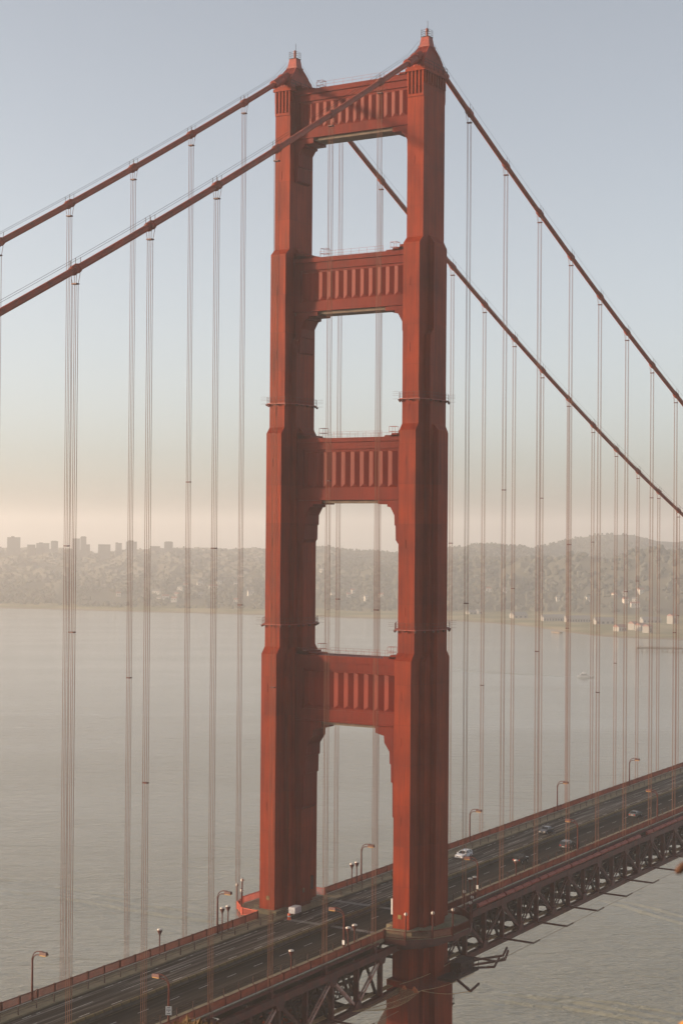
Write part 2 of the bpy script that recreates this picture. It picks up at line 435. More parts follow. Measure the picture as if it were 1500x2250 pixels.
def wake(pts, width, height):
    m = MB(); n = len(pts)
    P = [on_z(x, y, 0) for x, y in pts]
    Q = []
    for i in range(len(P) - 1):
        for k in range(8): Q.append(P[i].lerp(P[i + 1], k / 8))
    Q.append(P[-1]); N = len(Q)
    for i, q in enumerate(Q):
        d = (Q[min(i + 1, N - 1)] - Q[max(i - 1, 0)]).normalized(); s = Vector((-d.y, d.x, 0))
        e = math.sin(math.pi * min(1, max(0.0, i / (N - 1)))) ** 0.4
        hh = 1.7 * height * e * random.uniform(0.7, 1.2) + 0.012; ww = width * random.uniform(0.85, 1.15)
        q = q + s * random.uniform(-0.12, 0.12) * width
        m.v += [tuple(q - s * ww + Vector((0, 0, -0.02))), tuple(q - s * ww * 0.45 + Vector((0, 0, hh * 0.55))), tuple(q + Vector((0, 0, hh))), tuple(q + s * ww * 0.45 + Vector((0, 0, hh * 0.55))), tuple(q + s * ww + Vector((0, 0, -0.02)))]
    for i in range(N - 1):
        for k in range(4):
            m.f.append((i * 5 + k, i * 5 + k + 1, i * 5 + 6 + k, i * 5 + 5 + k)); m.m.append(0)
    return m.build('wake_water', M_WATER, kind='structure', smooth=True)
for pts, wd, ht in (
    ([(-60, 1945), (150, 1975), (352, 2010), (472, 2026), (570, 2040)], 3.0, 0.36),
    ([(-60, 1928), (60, 1938), (200, 1960), (330, 1978)], 2.4, 0.26),
    ([(180, 1964), (300, 1986), (420, 2003), (560, 2024)], 2.4, 0.26),
    ([(1310, 1976), (1380, 1994), (1450, 2016), (1560, 2046)], 2.4, 0.34),
    ([(1360, 1978), (1430, 1995), (1560, 2030)], 2.2, 0.3),
    ([(1080, 2180), (1250, 2200), (1400, 2226), (1560, 2256)], 2.6, 0.40),
    ([(1060, 2196), (1250, 2216), (1400, 2240), (1560, 2276)], 2.6, 0.42),
    ([(1180, 2184), (1330, 2200), (1560, 2238)], 2.0, 0.30),
    ([(960, 1472), (1060, 1478), (1170, 1484), (1266, 1488)], 3.5, 0.40),
    ([(960, 1468), (1080, 1477), (1200, 1485), (1266, 1488)], 2.5, 0.30)):
    wake(pts, wd, ht)

# ------------------------------------------------------------------ far shore: terrain in polar strips round the viewpoint
KX = np.array([-900, -400, 0, 150, 212, 305, 400, 488, 580, 650, 720, 750, 836, 873, 982, 1061, 1125, 1172, 1248, 1320, 1392, 1446, 1500, 1800, 2300.])
RIDGE_Y = np.array([1215, 1205, 1203, 1207, 1216, 1208, 1204, 1208, 1206, 1206, 1200, 1208, 1213, 1216, 1207, 1196, 1201, 1207, 1186, 1176, 1176, 1190, 1193, 1195, 1200.])
RIDGE_R = np.interp(KX, [-900, 0, 600, 870, 1172, 1248, 1500, 2300], [5200, 4700, 4500, 4400, 4400, 4900, 5000, 5000])
R1_Y = np.interp(KX, [-900, 0, 580, 873, 1061, 1200, 1300, 1374, 1440, 1500, 2300], [1262, 1258, 1256, 1250, 1238, 1232, 1226, 1217, 1212, 1216, 1225])
R1_R = np.interp(KX, [-900, 600, 1200, 1500, 2300], [3750, 3600, 3200, 3000, 3000])
SH_R = np.interp(KX, [-900, 0, 300, 600, 800, 1000, 1150, 1230, 1300, 1400, 1500, 1800, 2300], [3300, 2969, 2842, 2740, 2663, 2623, 2521, 2387, 2296, 2255, 2245, 2200, 2100])
FL_R = SH_R + np.interp(KX, [-900, 300, 700, 1000, 1200, 1300, 1500, 2300], [60, 70, 130, 190, 400, 500, 560, 560])
def zray(y, px, rng):
    yh = 1155.7 + 0.0081 * px
    return CAM.z - (y - yh) / FPX * rng
NU, NR = 300, 70
us = np.linspace(-900, 2300, NU)
def itp(a): return np.interp(us, KX, a)
sh, fl, r1, r2 = itp(SH_R), itp(FL_R), itp(R1_R), itp(RIDGE_R)
z1 = np.array([zray(y, x, r) for x, y, r in zip(us, itp(R1_Y), r1)])
z2 = np.array([zray(y, x, r) for x, y, r in zip(us, itp(RIDGE_Y), r2)])
def smooth_noise(n, m, seed):
    g = np.random.default_rng(seed).normal(size=(n + 3, m + 3)); return g
_ng = smooth_noise(140, 80, 3)
def vnoise(a, b):
    a = np.asarray(a, float) % 138; b = np.asarray(b, float) % 78
    i = np.floor(a).astype(int); j = np.floor(b).astype(int); fa = a - i; fb = b - j
    fa = fa * fa * (3 - 2 * fa); fb = fb * fb * (3 - 2 * fb)
    return (_ng[i, j] * (1 - fa) + _ng[i + 1, j] * fa) * (1 - fb) + (_ng[i, j + 1] * (1 - fa) + _ng[i + 1, j + 1] * fa) * fb
def terrain_z(px, r):
    px = np.asarray(px, float); r = np.asarray(r, float)
    S, F, A, B = (np.interp(px, us, q) for q in (sh, fl, r1, r2)); Z1 = np.interp(px, us, z1); Z2 = np.interp(px, us, z2)
    z = np.where(r < S, -3.0, 0)
    t = np.clip((r - S) / 45, 0, 1); z = np.where(r >= S, -0.5 + 3.3 * t, z)
    t = np.clip((r - F) / (A - F), 0, 1); t = t * t * (3 - 2 * t) * 0.6 + t * 0.4
    z = np.where(r > F, 2.8 + (Z1 - 2.8) * t, z)
    t = np.clip((r - A) / (B - A), 0, 1); dip = np.sin(np.pi * t) * np.clip((px - 1000) / 300, 0, 1) * 45
    z = np.where(r > A, Z1 + (Z2 - Z1) * t - dip, z)
    t = np.clip((r - B) / 2500, 0, 1)
    z = np.where(r > B, Z2 * (1 - t * t * (3 - 2 * t)) - 4 * t, z)
    amp = np.clip((r - F) / 300, 0, 1) * np.clip((B - r) / 250, 0.08, 1)
    return z + amp * (vnoise(px / 34, r / 150) * 5 + vnoise(px / 11 + 40, r / 60 + 9) * 2)
V = []; 
for i, x in enumerate(us):
    rr = np.concatenate([np.linspace(sh[i] - 30, sh[i] + 60, 6), np.linspace(sh[i] + 70, fl[i], 6), np.linspace(fl[i] + 25, r1[i], 22), np.linspace(r1[i] + 20, r2[i], 24), np.linspace(r2[i] + 100, r2[i] + 2600, 12)])
    zz = terrain_z(np.full(rr.shape, x), rr)
    for r, z in zip(rr, zz):
        p = at_range(x, r); V.append((p.x, p.y, float(z)))
NRr = 70
F_ = [(i * NRr + j, (i + 1) * NRr + j, (i + 1) * NRr + j + 1, i * NRr + j + 1) for i in range(NU - 1) for j in range(NRr - 1)]
t_ = MB(); t_.v = V; t_.f = F_; t_.m = [0] * len(F_)
t_.build('shore_terrain', M_LAND, kind='structure', smooth=True)

# far-off woods: thousands of small crowns that read as one mass
ico_v = []; g_ = (1 + 5 ** 0.5) / 2
for a in (-1, 1):
    for b in (-g_, g_): ico_v += [(0, a, b), (a, b, 0), (b, 0, a)]
ico_v = np.array(ico_v, float); ico_v /= np.linalg.norm(ico_v[0])
ico_f = []
for i in range(12):
    for j in range(i + 1, 12):
        for k in range(j + 1, 12):
            d = [np.linalg.norm(ico_v[i] - ico_v[j]), np.linalg.norm(ico_v[j] - ico_v[k]), np.linalg.norm(ico_v[i] - ico_v[k])]
            if max(d) < 1.2: ico_f.append((i, j, k))
ico_f = np.array(ico_f)
def crowns(name, mats, cs, radii, squash, label=None):
    n = len(cs)
    v = ico_v[None] * (radii[:, None, None] * RNG.uniform(0.65, 1.3, (n, 12, 1)))
    v[:, :, 2] *= squash[:, None]
    v += cs[:, None, :]
    f = (ico_f[None] + 12 * np.arange(n)[:, None, None]).reshape(-1, 3)
    me = bpy.data.meshes.new(name)
    me.from_pydata(v.reshape(-1, 3).tolist(), [], f.tolist())
    me.materials.append(mats)
    return link(name, me, kind='stuff')
pts = []
while len(pts) < 12500:
    x = random.uniform(-500, 1950); 
    F0, B0 = np.interp(x, us, fl), np.interp(x, us, r2)
    r = F0 + 20 + (B0 - F0) * random.random()
    clump = float(vnoise(x / 26 + 17, r / 130 + 31))
    city = max(0.0, min(1.0, (650 - x) / 250)) * (1 if r > F0 + 500 else 0.2)
    if clump < -0.7 + city * 0.8: continue
    if city > 0.4 and random.random() < 0.6: continue
    pts.append((x, r))
pts = np.array(pts)
zz = terrain_z(pts[:, 0], pts[:, 1])
cs = np.array([(*at_range(a, b)[:2], z) for (a, b), z in zip(pts, zz)])
rad = RNG.uniform(2.6, 5.8, len(cs)) * (0.85 + 0.3 * (pts[:, 0] > 950))
rad *= np.where(pts[:, 1] > 3600, 0.72, 1.0)
cs[:, 2] += rad * 0.55
o = crowns('distant_woods', M_TREES, cs, rad, RNG.uniform(0.8, 1.35, len(cs)))
tag(o, 'hazy dark woods covering the hills beyond the water', 'woods')
# the packed houses on the city hills, too small and too many to count
hb = MB()
n = 0
while n < 2600:
    x = random.uniform(-300, 760); F0, B0 = np.interp(x, us, fl), np.interp(x, us, r2)
    r = F0 + 350 + (B0 - F0 - 350) * random.random()
    if float(vnoise(x / 26 + 17, r / 130 + 31)) > 0.55: continue
    p = at_range(x, r); z = float(terrain_z(x, r)); a = random.uniform(3, 7); b = random.uniform(3, 7); h = random.uniform(2.5, 6)
    hb.box(p.x - a, p.x + a, p.y - b, p.y + b, z - 2, z + h); n += 1
tag(hb.build('city_fabric', M_CITY, kind='stuff'), 'pale mass of small houses across the hazy city hills', 'houses')

# skyline blocks, each a thing
def skyline(px0, px1, ytop, rng, label, steps=()):
    a = at_range(px0, rng); b = at_range(px1, rng); c = (a + b) / 2
    z0 = float(terrain_z((px0 + px1) / 2, rng)) - 6; z1_ = zray(ytop, (px0 + px1) / 2, rng)
    d = (b - a); L = d.length; rz = math.atan2(d.y, d.x)
    root = empty('apartment_tower', (c.x, c.y, z0), label, 'tower block', 'tower blocks on the skyline', rz)
    H = z1_ - z0
    MB().box(-L / 2, L / 2, -9, 9, 0, H).build('wall', M_CITYDK, root, local=True)
    m = MB(); m.box(-L / 2 - 0.3, L / 2 + 0.3, -9.3, 9.3, H, H + 1.0); m.build('parapet', M_CITY, root, local=True)
    for s0, s1, e in steps:
        MB().box(-L / 2 + s0 * L, -L / 2 + s1 * L, -6, 6, H + 1.002, H + 1 + e).build('penthouse', M_CITYDK, root, local=True)
    mw = MB()
    for k in range(int(H / 4) - 1):
        mw.box(-L / 2 + 1.2, L / 2 - 1.2, 9.02, 9.1, H - 3.4 - k * 4, H - 1.8 - k * 4)
    if mw.v: mw.build('window_band', M_GLASS, root, local=True, kind='stuff')
    return root
skyline(16, 45, 1181, 4300, 'widest hazy tower block at the left end of the skyline', [(0.3, 0.55, 3)])
skyline(60, 78, 1197, 4350, 'low hazy block just right of the leftmost wide tower', [])
skyline(80, 109, 1194, 4300, 'long low hazy block beside the narrow tower at left', [(0.2, 0.5, 2)])
skyline(112, 128, 1190, 4300, 'narrow hazy tower left of the closest pair of suspenders', [(0.1, 0.8, 1.5)])
skyline(160, 176, 1184, 4300, 'tallest stepped hazy tower, its left half behind the suspenders', [])
skyline(177, 190, 1181, 4250, 'hazy tower block with the highest roof left of centre', [(0.1, 0.9, 2)])
skyline(190, 198, 1197, 4300, 'lower stepped shoulder block right of the tallest hazy tower', [])
skyline(216, 243, 1197, 4300, 'broad low hazy tower in the skyline gap', [])
skyline(254, 268, 1194, 4300, 'slim hazy tower right of the broad low one', [(0.0, 0.4, 1.5)])
skyline(277, 301, 1191, 4300, 'hazy tower standing behind the suspenders of the far cable', [(0.2, 0.7, 3)])
skyline(330, 352, 1201, 4350, 'lowest hazy block on the ridge right of centre skyline', [])
skyline(361, 380, 1192, 4300, 'rightmost hazy tower block on the city skyline', [(0.1, 0.9, 1.5)])

# small houses on the slopes that show as pale specks
def house(px, py_top, w_, d_, h_, rng, label, rot=None, roofm=None, name='hillside_house', group='pale houses scattered on the far slope', chimney=False):
    p = at_range(px, rng); z = float(terrain_z(px, rng))
    if py_top: z = zray(py_top, px, rng) - h_ * 1.35
    rz = rot if rot is not None else YAW + math.pi / 2 + random.uniform(-0.4, 0.4)
    root = empty(name, (p.x, p.y, z), label, 'house', group, rz)
    MB().box(-w_ / 2, w_ / 2, -d_ / 2, d_ / 2, -8, h_).build('wall', M_HOUSE, root, local=True)
    m = MB(); m.prism([(-d_ / 2 - .5, h_), (d_ / 2 + .5, h_), (0, h_ + d_ * 0.32)], lambda a, b, t: (t, a, b), -w_ / 2 - .5, w_ / 2 + .5)
    rf = m.build('roof', roofm or M_GREYROOF, root, local=True)
    m = MB()
    nw = max(2, int(w_ / 4))
    for k in range(nw):
        xx = -w_ / 2 + (k + .5) * w_ / nw
        m.box(xx - .6, xx + .6, d_ / 2 + .01, d_ / 2 + .1, h_ * .45, h_ * .8)
    m.build('window', M_GLASS, root, local=True, kind='stuff')
    if chimney: MB().box(w_ * .2, w_ * .2 + 1.2, -.6, .6, h_ + .5, h_ + d_ * .32 + 2.5).build('chimney', M_WALLW, rf, local=True)
    return root
specks = [(345, 1300, 14), (365, 1311, 12), (352, 1316, 8), (390, 1307, 7), (397, 1293, 9), (409, 1287, 8), (440, 1283, 10), (470, 1290, 16), (482, 1279, 9), (530, 1266, 9), (520, 1283, 8), (553, 1302, 13), (443, 1307, 8), (384, 1316, 9), (262, 1305, 7), (520, 1320, 7),
          (732, 1308, 7), (767, 1308, 6), (776, 1298, 5), (707, 1253, 6), (805, 1313, 6), (838, 1310, 9), (1076, 1297, 12), (1110, 1296, 7), (1226, 1313, 6), (1291, 1314, 6), (1374, 1300, 8), (1395, 1316, 8), (1396, 1328, 16), (1350, 1305, 7), (1408, 1294, 9), (1375, 1316, 9)]
TENS = ['', '', 'twenty', 'thirty']; TEENS = ORD[:17] + ['seventeenth', 'eighteenth', 'nineteenth', 'twentieth']
def nth(i): return TEENS[i] if i < 21 else ('thirtieth' if i == 30 else TENS[i // 10] + '-' + ORD[i % 10])
for i, (px, py, w_) in enumerate(sorted(specks)):
    # walk up the slope until the terrain is seen at that height
    for rng in np.arange(np.interp(px, us, fl) + 5, np.interp(px, us, r2), 10):
        if float(terrain_z(px, rng)) >= zray(py + 5, px, rng): break
    house(px, None, w_ * rng / FPX * 1.2, 9, 6.5, rng - 6, f'small pale house on the hazy wooded slope, {nth(i + 1)} from the left', roofm=random.choice([M_GREYROOF, M_ROOF]))
# buildings on the flat shore field
def row_building(px0, px1, py, depth, h, label, roofm, name, ndor=8):
    yh = 1155.7 + 0.0081 * (px0 + px1) / 2
    rng = (CAM.z - 2.8) * FPX / (py - yh)
    a = at_range(px0, rng); b = at_range(px1, rng * 1.004); c = (a + b) / 2; d = b - a; L = d.length; rz = math.atan2(d.y, d.x)
    root = empty(name, (c.x, c.y, 2.8), label, 'building', None, rz)
    MB().box(-L / 2, L / 2, -depth / 2, depth / 2, -1, h).build('wall', M_WALLW, root, local=True)
    m = MB(); m.prism([(-depth / 2 - .6, h), (depth / 2 + .6, h), (0, h + depth * .3)], lambda a_, b_, t: (t, a_, b_), -L / 2 - .6, L / 2 + .6)
    m.build('roof', roofm, root, local=True)
    for k in range(ndor):
        x = -L / 2 + (k + .5) * L / ndor
        MB().box(x - L / ndor * .22, x + L / ndor * .22, depth / 2 + .02, depth / 2 + .15, h * .15, h * .7).build('door', M_GLASS, root, local=True)
        MB().box(x - L / ndor * .22, x + L / ndor * .22, -depth / 2 - .15, -depth / 2 - .02, h * .15, h * .7).build('door', M_GLASS, root, local=True)
    return root
row_building(1192, 1240, 1364, 14, 6, 'long white barracks with dark doors, left half of the pair on the shore field', M_GREYROOF, 'barracks', 8)
row_building(1243, 1296, 1366, 14, 6, 'long white barracks with dark doors, right half of the pair on the shore field', M_GREYROOF, 'barracks', 9)
row_building(1307, 1348, 1370, 14, 6, 'plain long white shed right of the barracks on the grass', M_GREYROOF, 'shed', 4)
row_building(1125, 1155, 1358, 16, 5, 'flat white shed left of the barracks on the shore field', M_GREYROOF, 'shed', 3)
row_building(1028, 1044, 1350, 10, 4, 'small white shed on the grass strip close to the tower', M_GREYROOF, 'shed', 2)
row_building(1048, 1056, 1349, 9, 5, 'boxy white hut beside the small shed on the grass strip', M_GREYROOF, 'hut', 1)
row_building(1354, 1371, 1385, 12, 6, 'low white boathouse at the left end of the station by the beach', M_ROOF, 'boathouse', 3)
row_building(1387, 1398, 1382, 11, 9, 'tall white station house with steep roof above the beach', M_ROOF, 'station_house', 2)
row_building(1402, 1416, 1384, 11, 8, 'middle red-roofed station house above the beach', M_ROOF, 'station_house', 2)
row_building(1419, 1428, 1388, 10, 9, 'white gabled house at the right end of the beach station', M_ROOF, 'station_house', 1)
row_building(1410, 1450, 1366, 14, 5, 'grey-roofed long hall behind the beach station', M_GREYROOF, 'hall', 5)
row_building(1472, 1484, 1368, 11, 12, 'tall white house alone at the right edge of the shore field', M_ROOF, 'shore_house', 1)
# pier, jetty, sea wall
def pier(px0, px1, py, width, h, label, name):
    a = on_z(px0, py, 0); b = on_z(px1, py + 2, 0); c = (a + b) / 2; d = b - a; L = d.length
    root = empty(name, (c.x, c.y, 0), label, 'pier', None, math.atan2(d.y, d.x))
    MB().box(-L / 2, L / 2, -width / 2, width / 2, h - 2.2, h).build('pier_deck', M_TIMBER, root, local=True)
    for k in range(int(L / 6) + 1):
        for s in (-1, 1): MB().tube([(-L / 2 + 1 + k * 6, s * (width / 2 - .6), -3), (-L / 2 + 1 + k * 6, s * (width / 2 - .6), h - .8)], .35, 6).build('pile', M_TIMBER, root, local=True)
    m = MB()
    for s in (-1, 1): m.box(-L / 2, L / 2, s * (width / 2 - .15) - .08, s * (width / 2 - .15) + .08, h + .9, h + 1.05)
    m.build('handrail', M_TIMBER, root, local=True)
    return root
pier(1397, 1560, 1430, 9, 4.5, 'brown timber fishing pier on piles running off the right edge', 'pier')
pier(1214, 1232, 1391, 5, 2.5, 'short pale jetty off the beach left of the station', 'jetty')
# motor boat with its wake
b0 = on_z(1286, 1489, 0)
boat = empty('motor_boat', b0, 'white tour boat trailing a long wake across the bay', 'boat', None, math.atan2((on_z(1300, 1489.2, 0) - b0).y, (on_z(1300, 1489.2, 0) - b0).x))
m = MB()
hullp = [(-8, 1.6), (-8, -1.6), (3, -1.7), (6.5, -0.9), (8, 0), (6.5, 0.9), (3, 1.7)]
m.prism(hullp, lambda a, b, t: (a, b * (0.75 if t < 0 else 1), t), -0.4, 1.5); m.build('hull', M_HULL, boat, local=True)
m = MB(); m.frus((-5.5, 3, -1.3, 1.3), 1.5, (-5.2, 2.2, -1.2, 1.2), 3.4); cab = m.build('cabin', M_WHITE, boat, local=True)
MB().box(-5, 2.0, -1.34, 1.34, 2.3, 3.0).build('window', M_GLASS, cab, local=True)
MB().box(-3.2, 0.4, -1, 1, 3.402, 4.9).build('wheelhouse', M_WHITE, boat, local=True)
MB().tube([(-2, 0, 4.8), (-2, 0, 8)], .07, 6).build('mast', M_WHITE, boat, local=True)

# ------------------------------------------------------------------ tower
tower = empty('bridge_tower', (0, 0, 0), 'tall orange-red steel suspension tower with two stepped legs and four struts', 'bridge tower')
def leg(s):
    m = MB(); yc = s * YC
    LA = [(66.0, 6.95), (120.0, 6.95), (121.25, 5.9), (159.5, 5.9), (160.65, 4.95), (191.8, 4.95), (192.85, 3.8), (221.7, 3.8)]
    poly = [(-h, z) for z, h in LA] + [(h, z) for z, h in reversed(LA)]
    m.prism(poly, lambda a, b, t: (a, yc + t, b), -1.6, 1.6)
    LB = [(66.0, 3.85), (119.9, 3.85), (121.1, 2.78), (176.0, 2.78), (177.2, 1.66), (192.0, 1.66)]
    poly = [(-h, z) for z, h in LB] + [(h, z) for z, h in reversed(LB)]
    m.prism(poly, lambda a, b, t: (a, yc + t, b), -2.667, 2.667)
    m.frus((-1.66, 1.66, yc - 2.667, yc + 2.667), 192.002, (-1.66, 1.66, yc - 1.62, yc + 1.62), 193.4)
    m.box(-1.67, 1.67, yc - 3.735, yc + 3.735, 66, 159.6)
    m.frus((-1.67, 1.67, yc - 3.735, yc + 3.735), 159.602, (-1.67, 1.67, yc - 2.68, yc + 2.68), 160.7)
    # below the deck
    m.box(-8.0, 8.0, yc - 2.1, yc + 2.1, 6, 66.0); m.box(-3.9, 3.9, yc - 2.72, yc + 2.72, 6, 66.0); m.box(-1.72, 1.72, yc - 3.8, yc + 3.8, 6, 66.0)
    lg = m.build('leg', M_TOWER, tower)
    # fluted crown
    for k in range(5):
        y = yc - 1.6 + 0.16 + k * (3.2 - 0.32) / 4
        for q in (-1, 1):
            MB().box(min(q * 3.8, q * 4.0), max(q * 3.8, q * 4.0), y - .16, y + .16, 217.6, 221.5).build('crown_flute', M_TOWER, lg)
    for k in range(9):
        x = -3.62 + k * 7.24 / 8
        for q in (-1, 1):
            ya, yb = yc + q * 1.6, yc + q * 1.78
            MB().box(x - .18, x + .18, min(ya, yb), max(ya, yb), 219.5, 221.5).build('crown_flute', M_TOWER, lg)
    for q in (-1, 1):
        MB().box(min(q * 3.8, q * 3.95), max(q * 3.8, q * 3.95), yc - 1.6, yc + 1.6, 217.1, 217.6).build('string_course', M_TOWER, lg)
    m = MB(); m.box(-4.15, 4.15, yc - 1.95, yc + 1.95, 221.5, 221.95); m.box(-3.95, 3.95, yc - 1.75, yc + 1.75, 221.95, 222.3)
    m.build('cornice', M_TOWER, lg)
    # ribbed housing over the cable saddle
    prof = [(222.3, 3.6, 1.5), (223.3, 3.36, 1.47), (224.3, 2.9, 1.4), (225.2, 2.2, 1.28), (225.9, 1.5, 1.12), (226.4, 1.05, 0.98)]
    m = MB()
    for (za, xa, ya), (zb, xb, yb) in zip(prof, prof[1:]):
        m.frus((-xa, xa, yc - ya, yc + ya), za, (-xb, xb, yc - yb, yc + yb), zb - .001)
    ho = m.build('saddle_housing', M_RED, lg)
    m = MB()
    for q in (-1, 1):
        for k in range(13):
            t = -1 + 2 * k / 12
            m.tube([(t * xa, yc + q * (ya + .03), za) for za, xa, ya in prof], .055, 5)
        for k in range(6):
            t = -1 + 2 * k / 5
            m.tube([(q * (xa + .03), yc + t * ya, za) for za, xa, ya in prof], .055, 5)
    m.build('rib', M_RED, ho, kind='stuff')
    m = MB(); m.frus((-1.0, 1.0, yc - 1.0, yc + 1.0), 226.4, (-.72, .72, yc - .72, yc + .72), 228.2); m.box(-1.12, 1.12, yc - 1.12, yc + 1.12, 226.41, 226.62)
    pe = m.build('beacon_pedestal', M_RED, lg)
    m = MB(); m.box(-.8, .8, yc - .8, yc + .8, 228.2, 228.3)
    for a, b in ((-1, -1), (1, -1), (1, 1), (-1, 1)):
        m.box(a * .74 - .022, a * .74 + .022, yc + b * .74 - .022, yc + b * .74 + .022, 228.3, 229.5)
    for z in (228.7, 229.1, 229.46):
        for q in (-1, 1):
            m.box(-.74, .74, yc + q * .74 - .018, yc + q * .74 + .018, z - .018, z + .018); m.box(q * .74 - .018, q * .74 + .018, yc - .74, yc + .74, z - .0185, z + .0185)
    m.build('beacon_cage', M_DARK, pe, kind='stuff')
    m = MB(); m.lathe([(.2, 228.32), (.2, 229.2), (.26, 229.25), (.26, 229.7), (.1, 229.9)], (0, yc), 10); m.build('beacon_light', M_RED, pe)
    MB().tube([(0.25, yc, 229.6), (0.25, yc, 231.2)], .035, 5).build('antenna', M_DARK, pe)
    # railing round the leg top
    m = MB(); X, Y = 4.1, 1.9
    for q in (-1, 1):
        for z in (222.85, 223.4):
            m.bar((-X, yc + q * Y, z), (X, yc + q * Y, z), .06)
        for k in range(6): m.bar((-X + k * X * .4, yc + q * Y, 221.95), (-X + k * X * .4, yc + q * Y, 223.42), .06)
    for z in (222.85, 223.4): m.bar((X, yc - Y, z), (X, yc + Y, z), .06)
    m.build('crown_railing', M_DARK, lg, kind='stuff')
    # inspection rings
    for zr, h, wA, hC, wC in ((165.0, 4.95, 1.6, 2.78, 2.67), (125.3, 5.9, 1.6, 1.67, 3.74)):
        m = MB(); g = MB(); e = .38
        out = [(-h, -wA), (-hC, -wC), (hC, -wC), (h, -wA), (h, wA), (hC, wC), (-hC, wC), (-h, wA)]
        big = [(a + math.copysign(e, a), yc + b + math.copysign(e, b)) for a, b in out]
        small = [(a, yc + b) for a, b in out]
        for i in range(8):
            j = (i + 1) % 8
            p, q = big[i], big[j]
            m.add([(*p, zr - .14), (*q, zr - .14), (*small[j], zr - .14), (*small[i], zr - .14), (*p, zr), (*q, zr), (*small[j], zr), (*small[i], zr)],
                  [(0, 1, 2, 3), (7, 6, 5, 4), (0, 4, 5, 1), (2, 6, 7, 3)])
            for z in (zr + .55, zr + 1.1): g.bar((p[0], p[1], z), (q[0], q[1], z), .035)
            nseg = max(1, int(math.dist(p, q) / .9))
            for k in range(nseg):
                t = k / nseg; a = p[0] + (q[0] - p[0]) * t; b = p[1] + (q[1] - p[1]) * t
                g.bar((a, b, zr), (a, b, zr + 1.12), .035)
                if k % 2 == 0: g.frus((a - .08, a + .08, b - .08, b + .08), zr - .5, (a - .2, a + .2, b - .2, b + .2), zr - .16)
        for q in (-1, 1):                                   # scaffold tubes that stick out at the corners
            for z in (zr - .1, zr + .5, zr + .8, zr + 1.15):
                yy = yc - q * (wA + .5)
                g.bar((q * (h + .5), yy, z), (q * (h + .5), yy - q * 1.1, z), .03)
        rg = m.build('inspection_ring', M_RED, lg)
        g.build('ring_railing', M_STEEL, rg, kind='stuff')
    for z, h in ((205.5, 3.8), (184.4, 4.95), (173.0, 4.95), (162.8, 4.95), (153.5, 5.9), (139.2, 5.9), (127.6, 5.9), (113.2, 6.95), (105.5, 6.95), (92.0, 6.95)):
        MB().box(-h - .05, -h, yc + .15, yc + .62, z, z + 1.5).build('hatch_cover', M_TOWER, lg)
    # concrete footing at road level
    m = MB(); m.box(-7.9, 7.9, yc - 2.6, yc + 2.6, zd(0) - .1, zd(0) + .9); m.box(-4.8, 4.8, yc - 4.1, yc + 4.1, zd(0) - .1, zd(0) + .85)
    m.build('plinth', M_CONC, lg)
    # small signs on the faces
    MB().box(-7.03, -6.96, yc + (-.1 if s < 0 else -.55), yc + (.55 if s < 0 else .1), zd(0) + 2.6, zd(0) + 3.3).build('notice_plate', M_YELLOW, lg)
    if s > 0:
        MB().box(-1.0, -.45, yc - 3.8, yc - 3.74, zd(0) + 3.2, zd(0) + 4.0).build('notice_plate', M_YELLOW, lg)
        MB().box(2.4, 3.8, yc - 2.96, yc - 2.7, zd(0) + 3.0, zd(0) + 5.4).build('equipment_box', M_DARK, lg)
    else:
        MB().box(-7.0, -6.9, yc + 1.62, yc + 1.9, zd(0) + 3.2, zd(0) + 5.9).build('road_sign', M_WHITE, lg)
    return lg
for s in (1, -1): leg(s)

